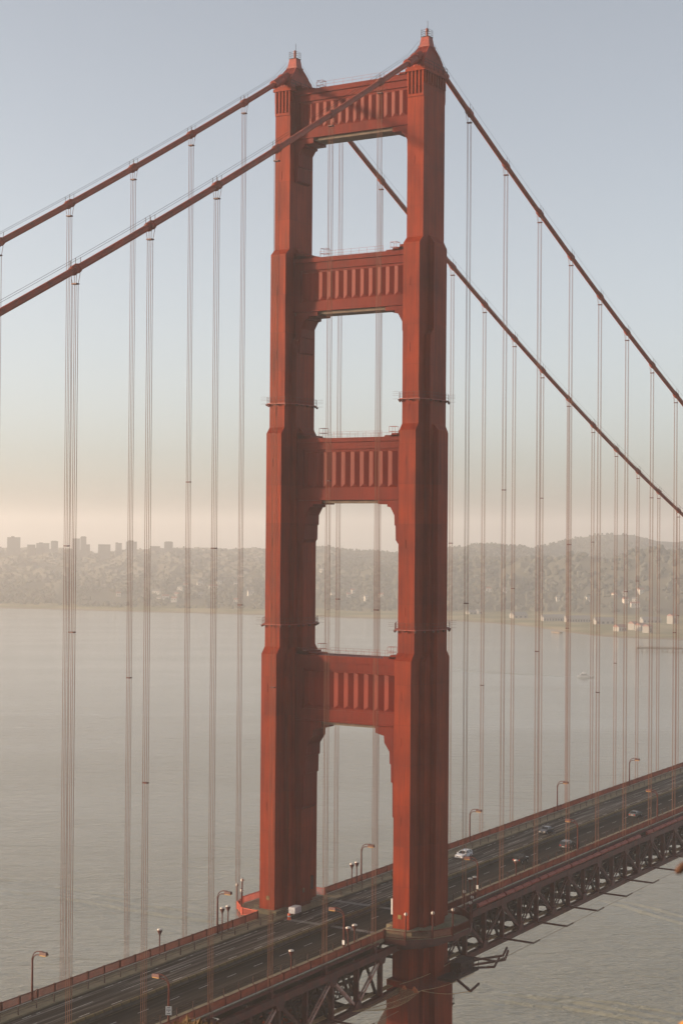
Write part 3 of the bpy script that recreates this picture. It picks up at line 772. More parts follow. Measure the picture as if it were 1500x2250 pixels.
def strut(zb, lo, f0, f1, zc, zt, yi, nf, fr, corb):
    """zb soffit edge, lo top of lower band, f0..f1 fins, zc cornice line, zt top, yi leg inner face, corb corbel outline"""
    Y = 12.9
    m = MB(); m.box(-1.95, 1.95, -Y, Y, zb + .002, zt - .15)
    for q in (-1, 1):
        a, b = (q * 1.95, q * 2.2)
        m.box(min(a, b), max(a, b), -Y, Y, zb, lo)
        m.box(min(a, b), max(a, b), -Y, Y, f1 + .45, zc)
        for e in (-1, 1):
            ya, yb = e * (fr + .25), e * Y
            m.box(min(a, b), max(a, b), min(ya, yb), max(ya, yb), lo + .001, f1 + .449)
        a, b = (q * 1.95, q * 2.5)
        m.box(min(a, b), max(a, b), -Y, Y, zc + .001, zt)
        a, b = (q * 1.95, q * 2.36)
        m.box(min(a, b), max(a, b), -Y, Y, zb - .001 - .0, zb + .28)
    m.box(-1.949, 1.949, -Y, Y, zt - .15, zt - .03)
    for yy, h in ((yi - 4.2, .28), (yi - 2.9, .62), (yi - 1.5, 1.05)):
        for e in (-1, 1):
            ya, yb = e * yy, e * Y
            m.frus((-2.1, 2.1, min(ya, yb), max(ya, yb)), zt - .02, (-2.1, 2.1, min(ya, yb) + (.3 if e > 0 else 0), max(ya, yb) - (.3 if e < 0 else 0)), zt + h)
    st = m.build('strut', M_STRUT, tower)
    MB().box(-1.7, 1.7, -Y, Y, zb - .55, zb - .0015).build('soffit', M_SOFFIT, st)
    p = 2 * fr / nf
    # one pointed fin, shared by all of this strut
    k = MB(); hw = p / 2; d = hw * math.tan(math.radians(17))
    k.add([(-1.951, -hw, f0), (-1.951, hw, f0), (-1.951 - d, 0, f0 + .62), (-1.951, -hw, f1), (-1.951, hw, f1), (-1.951 - d, 0, f1 - .12)],
          [(0, 2, 1), (3, 4, 5), (0, 3, 5, 2), (1, 2, 5, 4)])
    fm = k.mesh('fin', M_STRUT)
    for i in range(nf):
        f = bpy.data.objects.new('fin', fm); COL.objects.link(f); f.parent = st
        f.location = (0, -fr + (i + .5) * p, 0)
    for e in (-1, 1):
        m = MB()
        pr = corb + [(11.6 if yi < 12 else 12.4, corb[-1][1]), (11.6 if yi < 12 else 12.4, zb - .05)]
        m.prism(pr, lambda a, b, t: (t, e * a, b), -2.2, 2.2)
        # raised pad faces
        m.build('corbel', M_STRUT, st)
    m = MB()                                                # maintenance rails along the top
    for q in (-1, 1):
        for z in (.55, 1.05): m.bar((q * 2.3, -yi + 4.5, zt + z), (q * 2.3, yi - 4.5, zt + z), .03)
        for i in range(9): m.bar((q * 2.3, -yi + 4.5 + i * (2 * yi - 9) / 8, zt), (q * 2.3, -yi + 4.5 + i * (2 * yi - 9) / 8, zt + 1.08), .03)
    for y in (-(yi - 3.4), yi - 4.2):
        for a in (-.6, .6):
            for b in (-.6, .6): m.bar((a, y + b, zt), (a, y + b, zt + 1.9), .04)
        for z in (1.0, 1.9):
            for q in (-.6, .6): m.bar((-.6, y + q, zt + z), (.6, y + q, zt + z), .06); m.bar((q, y - .6, zt + z), (q, y + .6, zt + z), .06)
    m.build('handrail', M_RED, st, kind='stuff')
    return st
strut(212.85, 214.3, 214.6, 219.1, 220.75, 221.6, 12.1, 14, 11.0,
      [(8.2, 212.8), (8.2, 211.9), (10.05, 211.88), (10.05, 211.45), (10.45, 211.36), (11.15, 210.3), (11.2, 208.02), (11.5, 207.9), (11.52, 205.5), (11.8, 205.2)])
strut(181.5, 183.1, 183.4, 188.5, 190.3, 191.1, 11.05, 12, 10.4,
      [(7.04, 181.4), (7.04, 180.7), (8.95, 180.68), (8.95, 180.22), (9.6, 180.07), (10.44, 178.6), (10.45, 177.05), (10.6, 176.95), (10.62, 174.4), (10.85, 174.1)])
strut(147.6, 149.6, 149.85, 156.2, 157.9, 158.65, 11.05, 10, 9.6,
      [(5.85, 147.5), (5.85, 146.85), (7.7, 146.83), (7.7, 146.42), (8.35, 146.3), (9.15, 144.88), (9.18, 143.2), (9.4, 143.08), (9.45, 140.6), (9.9, 139.95)])
strut(108.1, 110.2, 110.6, 117.0, 118.7, 119.9, 11.05, 9, 9.3,
      [(5.6, 108.0), (5.6, 106.85), (7.35, 106.4), (7.45, 105.25), (8.5, 103.7), (8.55, 101.65), (8.8, 101.55), (8.85, 98.45), (9.15, 98.35), (9.2, 92.5), (9.6, 92.0)])
# diagonal bracing between the legs under the deck
m = MB()
for s in (1, -1):
    m.bar((-1.5 * s, -11.5, 62), (-1.5 * s, 11.5, 22), 2.6, 2.6)
    m.bar((1.5 * s, 11.5, 61.9), (1.5 * s, -11.5, 21.9), 2.4, 2.4)
m.build('cross_brace', M_DARK, tower)  # dark colour stands in for the shade on the bracing
m = MB(); m.box(-11, 11, -24, 24, -4, 5.99); m.box(-10, 10, -22.5, 22.5, 5.99, 6.002)
m.build('pier_block', M_CONC, tower)

# ------------------------------------------------------------------ main cables with their bands
for s, side in ((-1, 'near western'), (1, 'far eastern')):
    y = s * YC
    cb = empty('main_cable', (0, y, 226), f'thick orange-red main cable over the {"near right" if s < 0 else "far left"} tower leg', 'bridge cable')
    m = MB(); xs = list(np.arange(-290, 660.1, 5)); m.tube([(x, y, zcable(x)) for x in xs], .46, 14)
    m.build('cable', M_CABLE, cb, smooth=True)
    for q in (-1, 1):
        m = MB()
        m.tube([(q * x, y, zcable(q * x)) for x in (2.6, 4.0, 6.2, 6.9)], [.85, .85, .74, .66], 14)
        for x in (3.9, 6.6):
            a = Vector((q * x, y, zcable(q * x))); b = Vector((q * (x + .35), y, zcable(q * (x + .35))))
            m.tube([a, b], .95 if x < 5 else .78, 14)
        m.build('cable_sleeve', M_RED, cb, smooth=True)
    m = MB()
    for q in (-1, 1):
        for off in (-.42, .42):
            P = [(0 if abs(x) < 1 else x, y + off, zcable(x) + 1.3 + (1.1 if abs(x) < 4 else 0)) for x in q * np.arange(2, 250, 4)]
            m.tube(P, .022, 4)
    m.build('hand_rope', M_DARK, cb, kind='stuff')
    ks = list(range(-12, 0)) + list(range(1, 19))
    for k in ks:
        x = susp_x(k); z = zcable(x)
        sl_ = (zcable(x + .5) - zcable(x - .5)); d = Vector((1, 0, sl_)).normalized(); c = Vector((x, y, z))
        m = MB()
        m.tube([c - d * .75, c + d * .75], .57, 14)
        for o_ in (-.42, .42): m.tube([c + d * (o_ - .1), c + d * (o_ + .1)], .64, 14)
        m.tube([c - d * .95, c - d * .75], .52, 14)
        up = Vector((0, 0, 1))
        m.bar(c + d * .9 - up * .5, c - d * .2 - up * .62, .3, .12)
        m.bar(c - d * 1.0 + up * .6, c + d * .2 + up * .66, .3, .12)
        bnd = m.build('cable_band', M_CABLE, cb, smooth=True)
        m = MB()
        for e in (-.42, .42):
            for o_ in (-.55, .55): m.bar(c + d * o_ + Vector((0, e, .4)), c + d * o_ + Vector((0, e, 1.35)), .05)
        m.build('stanchion', M_DARK, bnd, kind='stuff')

# ------------------------------------------------------------------ suspenders
for s in (-1, 1):
    for k in (list(range(-10, 0)) + list(range(1, 15)) if s < 0 else list(range(-7, 0)) + [1, 2] + list(range(4, 16))):
        if s < 0 and k > 12: continue
        x = susp_x(k); y = s * YC; zt = zcable(x) - .5; zb = zd(x) - 1.0
        n_ = abs(k)
        where = ('near' if s < 0 else 'far') + ' cable'
        root = empty('suspender', (x, y, zb), f'{ORD[n_]} set of thin red wire ropes under the {where}, {"left" if k < 0 else "right"} of the tower', 'suspender', 'suspender ropes hanging from the cables')
        L = zt - zb
        for a in (-.2, .2):
            for b in (-.31, .31):
                m = MB()
                m.tube([(a, b, 0), (a, b, L - 1.35), (a * 1.7, b * 1.55, L - .1), (a * 1.7, b * 1.5, L + .5)], .037, 5)
                m.build('rope', M_ROPE, root, local=True)
        m = MB()
        m.box(-.32, .32, -.42, .42, L - 1.42, L - 1.25)
        m.build('spreader', M_STEEL, root, local=True)
        m = MB(); zc_ = 108 + 42 * ((abs(k) * 37) % 5) / 4 - zb
        if zc_ < L - 6:
            m.box(-.27, .27, -.38, .38, zc_, zc_ + .16); m.build('rope_clamp', M_STEEL, root, local=True)
        m = MB(); m.box(-.34, .34, -.42, .42, -.4, .9); m.build('anchor_socket', M_STEEL, root, local=True)

# ------------------------------------------------------------------ deck
X0, X1 = -190, 640
XS = list(np.arange(X0, X1 + 1, 10))
def strip(y0, y1, dz0, dz1, name, mt, xs=XS, parent=None, kind=None):
    m = MB()
    for x in xs: m.v += [(x, y0, zd(x) + dz0), (x, y1, zd(x) + dz0), (x, y1, zd(x) + dz1), (x, y0, zd(x) + dz1)]
    n = len(xs)
    for i in range(n - 1):
        for k in range(4):
            a = i * 4 + k; b = i * 4 + (k + 1) % 4
            m.f.append((a, b, b + 4, a + 4)); m.m.append(0)
    m.f += [(0, 1, 2, 3), ((n - 1) * 4 + 3, (n - 1) * 4 + 2, (n - 1) * 4 + 1, (n - 1) * 4)]; m.m += [0, 0]
    return m.build(name, mt, parent, kind)
road = strip(-9.45, 9.45, -.35, 0, 'road', M_ASPH, kind='structure')
for s in (-1, 1):
    a, b = sorted((s * 9.45, s * 12.95))
    for xs in (list(np.arange(-190, -7.9, 8.26))[:23], list(np.arange(8, 641, 8))):
        sw = strip(a, b, -.3, .22, 'sidewalk', M_CONC, xs, kind='structure')
    for xs in (list(np.arange(-190, -11, 9)), list(np.arange(11.3, 641, 9))):
        a, b = sorted((s * 12.6, s * 13.05)); strip(a, b, .2, .36, 'coping', M_COPING, xs, kind='structure')
    a, b = sorted((s * 9.3, s * 9.449)); 
    strip(a, b, -.02, .2, 'kerb', M_CONC, kind='structure')
# painted lane dashes, each a thin sheet on the road
def dash(y, x, L, w_=.13):
    m = MB(); xs = [x, x + L]
    m.add([(xs[0], y - w_ / 2, zd(xs[0]) + .006), (xs[1], y - w_ / 2, zd(xs[1]) + .006), (xs[1], y + w_ / 2, zd(xs[1]) + .006), (xs[0], y + w_ / 2, zd(xs[0]) + .006)], [(0, 1, 2, 3)])
    m.build('lane_dash', M_LANE, road)
for i in range(42): dash(-3.75, -94.75 + 7.3 * i, 2.5)
for i in range(26): dash(-6.85, -95.7 + 12.0 * i, 3.8)
for i in range(42): dash(2.2, -93.4 + 7.3 * i, 2.4)
for i in range(26): dash(5.45, -94 + 12.0 * i, 5.5, .11)
for i in range(26):
    dash(8.5, -94.6 + 9.15 * i, 1.9); dash(8.5, -91.6 + 9.15 * i, .8)
for x in (-8.6, 8.0):
    m = MB(); m.add([(x, -9.3, zd(x) + .004), (x + 1.3, -9.3, zd(x + 1.3) + .004), (x + 1.3, 9.3, zd(x + 1.3) + .004), (x, 9.3, zd(x) + .004)], [(0, 1, 2, 3)])
    m.build('expansion_joint', mat('worn_concrete_patch', (0.12, 0.11, 0.10), 0.7, var=0.3, scale=1.2), road)
# movable median barrier: a chain of short units
med = empty('median_barrier', (0, 0, zd(0)), 'low dark median barrier with yellow caps dividing the lanes', 'barrier')
k = MB()
k.prism([(-.30, 0), (.30, 0), (.30, .1), (.13, .35), (.16, .80), (-.16, .80), (-.13, .35), (-.30, .1)], lambda a, b, t: (t, a, b), -.98, .98)
k.mi = 1; k.box(-.9, .9, -.175, -.1601, .45, .76); k.box(-.9, .9, -.12, .12, .8, .83)
km = k.mesh('barrier_unit', [M_BARRIER, M_YELLOW])
for i in range(158):
    x = -94 + i * 2.0
    o = link('barrier_unit', km, med, local=True, loc=(x, -.25 + random.uniform(-.04, .04), zd(x) - zd(0)))
    o.rotation_euler = (0, -math.atan2(zd(x + 1) - zd(x - 1), 2), random.uniform(-.01, .01))
for y in (-.95, .6):
    m = MB()
    for x in XS: m.v += [(x, y - .06, zd(x) + .005), (x, y + .06, zd(x) + .005)]
    for i in range(len(XS) - 1): m.f.append((2 * i, 2 * i + 2, 2 * i + 3, 2 * i + 1)); m.m.append(0)
    m.build('edge_line', M_YELLOW, road)

# pedestrian railings on the outer edges (post, top rail, balusters)
def railing(s, x0, x1, label):
    y = s * 12.85
    root = empty('railing', ((x0 + x1) / 2, y, zd((x0 + x1) / 2)), label, 'railing')
    n = int(round((x1 - x0) / 3.81))
    pm = MB().box(-.17, .17, -.13, .13, .1, 1.62).mesh('post', M_RAIL)
    bal = MB(); rl = MB()
    for i in range(n + 1):
        x = x0 + i * (x1 - x0) / n
        o = bpy.data.objects.new('post', pm); COL.objects.link(o); o.parent = root; o.location = (x - root.location.x, 0, zd(x) - root.location.z)
        if i < n:
            xe = x0 + (i + 1) * (x1 - x0) / n
            rl.bar((x, y, zd(x) + 1.5), (xe, y, zd(xe) + 1.5), .16, .12); rl.bar((x, y, zd(x) + .36), (xe, y, zd(xe) + .36), .12, .1)
            for j in range(21):
                t = x + (j + .5) * (xe - x) / 21
                bal.box(t - .042, t + .042, y - .035, y + .035, zd(t) + .38, zd(t) + 1.46)
    rl.build('top_rail', M_RAIL, root); bal.build('baluster', M_RAIL, root, kind='stuff')
    return root
railing(1, -190, -11.2, 'long red balustrade along the far sidewalk, left of the tower')
railing(1, 11.2, 300, 'long red balustrade along the far sidewalk, right of the tower')
railing(-1, -190, -11.2, 'long red balustrade along the near deck edge, left of the tower')
railing(-1, 11.2, 300, 'long red balustrade along the near deck edge, right of the tower')
# low safety fences between sidewalks and road
def fence(s, label):
    y = s * 9.75; x0, x1 = -110, 260
    root = empty('safety_fence', (0, y, zd(0)), label, 'fence')
    pm = MB().box(-.06, .06, -.06, .06, .2, 1.45).mesh('post', M_DARK); m = MB()
    n = int((x1 - x0) / 3.81)
    for i in range(n + 1):
        x = x0 + i * 3.81
        if abs(x) < 9: continue
        link('post', pm, root, local=True, loc=(x, 0, zd(x) - root.location.z))
    for z in (.75, 1.1, 1.42):
        m.tube([(x, y, zd(x) + z) for x in np.arange(x0, x1, 10)], .03, 4)
    m.build('fence_rail', M_DARK, root)
fence(1, 'thin dark post fence along the inner edge of the far sidewalk')
fence(-1, 'thin dark post fence along the inner edge of the near sidewalk')

# walkway bays that carry the sidewalks round the legs
for s in (-1, 1):
    out = [(-11.1, 12.95), (-10.55, 16.6), (-7.2, 19.9), (-3.2, 21.6), (3.2, 21.6), (7.2, 19.9), (10.55, 16.6), (11.1, 12.95)]
    PR = M_RAIL if s < 0 else M_BRIGHT
    side = 'near right' if s < 0 else 'far left'
    bay = empty('walkway_bay', (0, s * 17, zd(0)), f'faceted walkway platform with red railing round the {side} tower leg', 'platform')
    m = MB(); poly = [(-11.1, 9.46)] + out + [(11.1, 9.46)]
    m.prism(poly, lambda a, b, t: (a, s * b, zd(a) * 0 + zd(0) + t), -.25, .2); m.build('paving', M_CONC, bay)
    m = MB(); m.prism([(a * 1.008, b + (.14 if b > 13 else 0)) for a, b in out], lambda a, b, t: (a, s * b, zd(0) + t), -.75, .12)
    m.prism([(a * .86, 12.95 + (b - 12.95) * .72) for a, b in out], lambda a, b, t: (a, s * b, zd(0) + t), -1.9, -.76)
    m.build('fascia', M_STEEL, bay)
    bal = MB(); rl = MB()
    for i in range(len(out) - 1):
        p, q = out[i], out[i + 1]; L = math.dist(p, q)
        P = lambda t, z: (p[0] + (q[0] - p[0]) * t, s * (p[1] + (q[1] - p[1]) * t), zd(0) + z)
        rl.bar(P(0, 1.48), P(1, 1.48), .15, .12); rl.bar(P(0, .34), P(1, .34), .12, .1)
        n = int(L / .2)
        for j in range(n): a = P((j + .5) / n, .36); bal.box(a[0] - .04, a[0] + .04, a[1] - .035, a[1] + .035, a[2], a[2] + 1.1)
        c = P(0, .2); MB().box(c[0] - .16, c[0] + .16, c[1] - .16, c[1] + .16, c[2], c[2] + 1.4).build('post', PR, bay)
    rl.build('top_rail', PR, bay); bal.build('baluster', PR, bay, kind='stuff')

# ------------------------------------------------------------------ stiffening trusses, floor frame
P_ = 7.62
NODES = [susp_x(1) + 7.62 * j for j in range(-15, 31)]
NODES = [x for x in NODES if abs(x) > 8.2]
for s in (-1, 1):
    y = s * 13.9
    tr = empty('stiffening_truss', (0, y, zd(0) - 5), f'red riveted deck truss along the {"near" if s < 0 else "far"} edge of the roadway', 'truss')
    for lo, hi, nm in ((-2.1, -1.05, 'top_chord'), (-9.45, -8.5, 'bottom_chord')):
        for seg in ([x for x in np.arange(-190, -8.3, 9.08)], [x for x in np.arange(8.4, 560, 10)]):
            m = MB()
            for x in seg: m.v += [(x, y - .45, zd(x) + lo), (x, y + .45, zd(x) + lo), (x, y + .45, zd(x) + hi), (x, y - .45, zd(x) + hi)]
            n = len(seg)
            for i in range(n - 1):
                for k in range(4):
                    a = i * 4 + k; b = i * 4 + (k + 1) % 4; m.f.append((a, b, b + 4, a + 4)); m.m.append(0)
            m.f += [(0, 1, 2, 3), ((n - 1) * 4 + 3, (n - 1) * 4 + 2, (n - 1) * 4 + 1, (n - 1) * 4)]; m.m += [0, 0]
            if nm == 'top_chord':                            # flange lip
                for i in range(n - 1):
                    for zz_ in (lo, hi): m.bar((seg[i], y - .47, zd(seg[i]) + zz_), (seg[i + 1], y - .47, zd(seg[i + 1]) + zz_), .12, .1)
            m.build(nm, M_STEEL, tr)
    zo = lambda x: zd(x) - tr.location.z
    vm = MB().box(-.24, .24, -.42, .42, -8.5, -2.1).mesh('vertical', M_STEEL)
    def dmesh(sg, mt):
        k = MB()
        for q in (-.26, .26): k.bar((0, q, -2.3), (sg * P_, q, -8.4), .07, .46, up=(0, 1, 0)) if False else k.bar((0, q, -2.3), (sg * P_, q, -8.4), .08, .44)
        for j in range(12):
            t0, t1 = j / 12, (j + 1) / 12; e = .26 if j % 2 else -.26
            k.bar((sg * P_ * t0, e, -2.3 - 6.1 * t0), (sg * P_ * t1, -e, -2.3 - 6.1 * t1), .06, .06)
        return k.mesh('diagonal', mt)
    d1, d2 = dmesh(1, M_STEEL), dmesh(-1, M_STEEL); f1_, f2_ = dmesh(1, M_FADED), dmesh(-1, M_FADED)
    gt = MB().prism([(-1.25, -1.0), (1.25, -1.0), (1.25, -2.1), (.75, -3.15), (-.75, -3.15), (-1.25, -2.1)], lambda a, b, t: (a, t, b), -.5, .5).mesh('gusset', M_STEEL)
    gb = MB().prism([(-1.3, -8.6), (1.3, -8.6), (.7, -7.5), (-.7, -7.5)], lambda a, b, t: (a, t, b), -.49, .49).mesh('gusset', M_STEEL)
    arm = MB().bar((0, 0, -8.7), (0, s * 6.6, -8.75), .34, .3).bar((0, s * 6.55, -8.75), (0, s * 7.9, -7.9), .3, .26).mesh('net_arm', M_STEEL)
    for x in NODES:
        j = round((x - susp_x(1)) / P_); loc = (x, 0, zo(x))
        link('vertical', vm, tr, local=True, loc=loc)
        if j % 2 == 0:
            link('gusset', gt, tr, local=True, loc=loc)
            fd = s < 0 and x < 0
            if x + P_ < -8.3 or x > 8: link('diagonal', f1_ if fd and j % 4 else d1, tr, local=True, loc=loc)
            if x - P_ > 8.3 or x < 0: link('diagonal', f2_ if fd else d2, tr, local=True, loc=loc)
            if x > 8 or x < -20: link('net_arm', arm, tr, local=True, loc=loc)
        else:
            link('gusset', gb, tr, local=True, loc=loc)
    if s < 0:
        # lit deck-edge stringer below the railing
        for seg in (list(np.arange(-190, -11, 8)), list(np.arange(12, 300, 8))):
            m = MB()
            for a, b in zip(seg, seg[1:]): m.bar((a, y + .35, zd(a) + .0), (b, y + .35, zd(b) + .0), .12, .45)
            m.build('edge_stringer', M_STEEL, tr)
        # rounded wind fairings, main span only
        fm = MB(); n = 8
        prof = [(-.42 * math.sin(math.pi * i / n) * 1.25, -.45 * math.cos(math.pi * i / n)) for i in range(n + 1)]
        fm.prism(prof, lambda a, b, t: (t, a - .1, b - .45), -1.73, 1.73)
        fmesh = fm.mesh('wind_fairing', M_RED, smooth=True)
        for i in range(68):
            x = susp_x(1) + .25 + 1.9 + 3.75 * (i % 4) + 15.24 * (i // 4) 
            if x < 20.5 or (i // 4) in (5, ) and i % 4 == 2: continue
            o = link('wind_fairing', fmesh, tr, local=True, loc=(x, -.15, zo(x)))
            o.rotation_euler = (0, -math.atan2(zd(x + 1) - zd(x - 1), 2), 0)
        # edge rope of the safety net
        m = MB()
        for seg in (NODES_ for NODES_ in ([x for x in NODES if x > 8], [x for x in NODES if x < -20])):
            m.tube([(x, y - 7.9, zd(x) - 7.9) for x in seg], .05, 4)
            for yy in np.arange(1.2, 6.6, 1.1): m.tube([(x, y - yy, zd(x) - 8.72) for x in seg], .022, 3)
        m.build('net_rope', M_NET, tr, kind='stuff')
# floor frame: cross trusses, stringers, lateral bracing
fr_ = empty('floor_frame', (0, 0, zd(0) - 5), 'dark lattice of floor beams and bracing under the roadway', 'deck frame')
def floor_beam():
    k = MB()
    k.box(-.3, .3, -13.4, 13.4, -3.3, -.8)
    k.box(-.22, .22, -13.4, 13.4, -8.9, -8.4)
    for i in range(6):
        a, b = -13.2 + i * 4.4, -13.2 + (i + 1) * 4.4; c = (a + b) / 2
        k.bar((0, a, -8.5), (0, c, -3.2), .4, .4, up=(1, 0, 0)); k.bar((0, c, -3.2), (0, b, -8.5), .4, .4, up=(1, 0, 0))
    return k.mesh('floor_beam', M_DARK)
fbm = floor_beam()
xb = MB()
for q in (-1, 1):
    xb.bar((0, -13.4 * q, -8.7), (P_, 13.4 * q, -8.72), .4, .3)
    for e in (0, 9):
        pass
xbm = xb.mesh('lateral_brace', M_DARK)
lat = MB()                                                   # X-latticed panels between the cross trusses, rows doubled to block low sun
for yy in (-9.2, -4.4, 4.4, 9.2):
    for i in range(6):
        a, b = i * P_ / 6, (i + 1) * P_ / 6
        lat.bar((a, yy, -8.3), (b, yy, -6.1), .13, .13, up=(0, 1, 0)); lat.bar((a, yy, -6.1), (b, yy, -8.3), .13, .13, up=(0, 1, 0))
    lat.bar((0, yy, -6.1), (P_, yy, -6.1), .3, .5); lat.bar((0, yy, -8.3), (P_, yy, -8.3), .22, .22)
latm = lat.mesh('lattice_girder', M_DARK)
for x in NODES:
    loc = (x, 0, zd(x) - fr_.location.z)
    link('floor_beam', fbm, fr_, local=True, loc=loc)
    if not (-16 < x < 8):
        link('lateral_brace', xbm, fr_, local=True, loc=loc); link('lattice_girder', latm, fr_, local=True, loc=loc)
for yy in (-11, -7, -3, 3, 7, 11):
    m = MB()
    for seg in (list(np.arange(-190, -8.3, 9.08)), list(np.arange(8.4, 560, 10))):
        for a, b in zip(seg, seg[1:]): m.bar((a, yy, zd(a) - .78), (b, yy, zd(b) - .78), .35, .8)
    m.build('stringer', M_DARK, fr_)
m = MB()                                                     # inspection walkway on the lower chord
for seg in (list(np.arange(-190, -8.3, 9.08)), list(np.arange(8.4, 300, 10))):
    for a, b in zip(seg, seg[1:]): m.bar((a, -12.6, zd(a) - 8.35), (b, -12.6, zd(b) - 8.35), 1.2, .08)
m.build('inspection_walkway', M_WALKTAN, fr_)
for yy, dz, rr in ((-9.5, -5.0, .35), (-6.0, -6.2, .25), (8.5, -4.6, .3), (3.0, -5.6, .22)):  # pipes added to darken the open truss bays
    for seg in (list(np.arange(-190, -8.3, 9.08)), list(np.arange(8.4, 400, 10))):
        MB().tube([(a, yy, zd(a) + dz) for a in seg], rr, 7).build('added_pipe', M_DARK, fr_, smooth=True)

# ------------------------------------------------------------------ sagging construction nets and arms round the near leg
net = empty('sagging_net', (-6, -19, 65), 'tangled tan safety net sagging round the near leg below the deck', 'safety net')
def sheet(c00, c10, c11, c01, sag, name, mt, nu=16, nv=8, thick=.05):
    c00, c10, c11, c01 = map(Vector, (c00, c10, c11, c01)); m = MB()
    g = {}
    for i in range(nu + 1):
        for j in range(nv + 1):
            u, v = i / nu, j / nv
            p = c00.lerp(c10, u).lerp(c01.lerp(c11, u), v) + Vector((0, 0, -sag * math.sin(math.pi * u) * (0.5 + .5 * math.sin(math.pi * v)) + random.uniform(-.05, .05)))
            g[i, j] = p
    for i in range(nu + 1):
        m.tube([g[i, j] for j in range(nv + 1)], thick * .6, 3)
    for j in range(nv + 1):
        m.tube([g[i, j] for i in range(nu + 1)], thick, 3)
    return m.build(name, mt, net, kind='stuff')
M_TAN = mat('tan_debris_netting', (0.36, 0.25, 0.12), 0.85, var=0.3, scale=2)
sheet((-24, -14.2, 64.6), (-10.8, -15.5, 65.8), (-9.2, -18.8, 65.3), (-20, -18.8, 64.9), 1.2, 'netting', M_TAN, 30, 16, .022)
sheet((-10.6, -15.6, 66.4), (3, -17.8, 66.6), (3, -20.2, 65.6), (-9.2, -18.9, 65.3), .7, 'netting', M_STEEL, 24, 12, .02)
m = MB()
def arm_(p, q, w_=.3): m.bar(p, q, w_, w_ * .9)
for (x0, y0), (x1, y1), (x2, y2) in (((3, -18), (-4.3, -25.7), (-2.2, -26.2)), ((6, -17), (12, -22), (15, -21.5)), ((7, -17), (17.5, -21.4), (20.5, -20.6)), ((9, -15), (20, -19.8), (22.5, -19.4))):
    arm_((x0, y0, 65.4), (x1, y1, 65.2), .36); arm_((x1, y1, 65.2), (x2, y2, 66.1), .32)
m.build('net_arm', M_STEEL, net)
m = MB()
for a, b in (((-24, -14.2, 64.7), (-9, -18.9, 65.35)), ((-9, -18.9, 65.35), (-4.3, -25.7, 65.2)), ((-10.6, -15.6, 66.3), (6, -17.5, 67.2)), ((-9.2, -18.9, 65.4), (5, -21.6, 65.6))):
    m.tube([Vector(a).lerp(Vector(b), t / 8) - Vector((0, 0, .5 * math.sin(math.pi * t / 8))) for t in range(9)], .06, 5)
m.build('border_rope', M_WALKTAN, net)
for c_ in ((-10.0, -18.4, 65.5), (-9.7, -17.9, 65.7), (-10.6, -16.5, 65.9)):
    MB().frus((c_[0] - .3, c_[0] + .3, c_[1] - .35, c_[1] + .3), c_[2] - .3, (c_[0] - .1, c_[0] + .15, c_[1] - .15, c_[1] + .1), c_[2] + .3).build('sunlit_net_bit', M_LIT_NET, net)  # orange lumps stand in for sunlit bits of the net
m = MB(); m.box(-1, 9, -20.5, -17.6, 65.1, 65.6)
m.box(3.5, 8.5, -19.8, -17.7, 65.6, 67.3)
for k in range(6): m.bar((-1 + k * 2, -20.4, 65.6), (-1 + k * 2, -20.4, 66.9), .08, .08)
m.bar((-1, -20.4, 66.9), (9, -20.4, 66.9), .1); m.build('work_platform', M_DARK, net)
# little railed landing on the south side of the leg
m = MB(); m.box(8.0, 9.6, -15.4, -13.6, 58.2, 58.4); m.frus((8.0, 8.3, -15, -14), 57, (8.0, 9.4, -15.3, -13.7), 58.2)
for x in (8.1, 9.5):
    for yy in (-15.3, -13.7): m.bar((x, yy, 58.4), (x, yy, 60), .07)
for z in (59.2, 60):
    m.bar((8.1, -15.3, z), (9.5, -15.3, z), .07); m.bar((9.5, -15.3, z), (9.5, -13.7, z), .07); m.bar((8.1, -13.7, z), (9.5, -13.7, z), .07)
tag(m.build('landing', M_DARK), 'small railed steel landing on the near leg just above the water view', 'landing')

# ------------------------------------------------------------------ street lamps
def lamp_proto():
    root = empty('street_lamp', (0, 0, 0))
    m = MB(); m.tube([(0, 0, 0), (0, 0, .5), (0, 0, .52), (0, 0, 6.3)], [.24, .24, .17, .13], 8); m.build('pole', M_RAIL, root, local=True, smooth=True)
    m = MB()
    for r in (0, .42):
        pts = [(0, 0, 6.0 - r * .6)]
        for i in range(7):
            t = math.pi / 2 * i / 6; R_ = 1.25 - r
            pts.append((0, 1.25 - R_ * math.cos(t) - r * .7, 6.15 - r * .3 + (R_) * math.sin(t)))
        pts.append((0, 2.0, pts[-1][2] + .05)); m.tube(pts, .075, 6)
    m.build('arm', M_RAIL, root, local=True, smooth=True)
    m = MB(); m.frus((-.32, .32, 1.5, 2.85), 7.0, (-.24, .24, 1.6, 2.75), 7.42); hd = m.build('lamp_head', M_STEEL, root, local=True)
    m = MB(); m.box(-.27, .27, 1.6, 2.75, 6.84, 6.999); m.build('lens', M_AMBER, hd, local=True)
    return root
lp = lamp_proto(); first = True
def put(proto, x, y, z, rz, label, cat, group):
    global first
    o = copy_tree(proto); o.location = (x, y, z); o.rotation_euler = (0, 0, rz)
    return tag(o, label, cat, group)
def drop(o):
    for c in list(o.children): drop(c)
    bpy.data.objects.remove(o)
G = 'tall street lamps along the bridge'
for x, t in ((-69.5, 'far rail at the left edge of the picture'), (-23.3, 'far rail just left of the tower'), (24.2, 'far rail seen between the tower legs'), (69.9, 'far rail next right of the near leg'), (115.6, 'far rail, second right of the near leg'), (161.3, 'far rail, third right of the near leg')):
    put(lp, x, 12.75, zd(x) + .22, math.pi, f'tall curved-arm street lamp on the {t}', 'street lamp', G)
WL = []
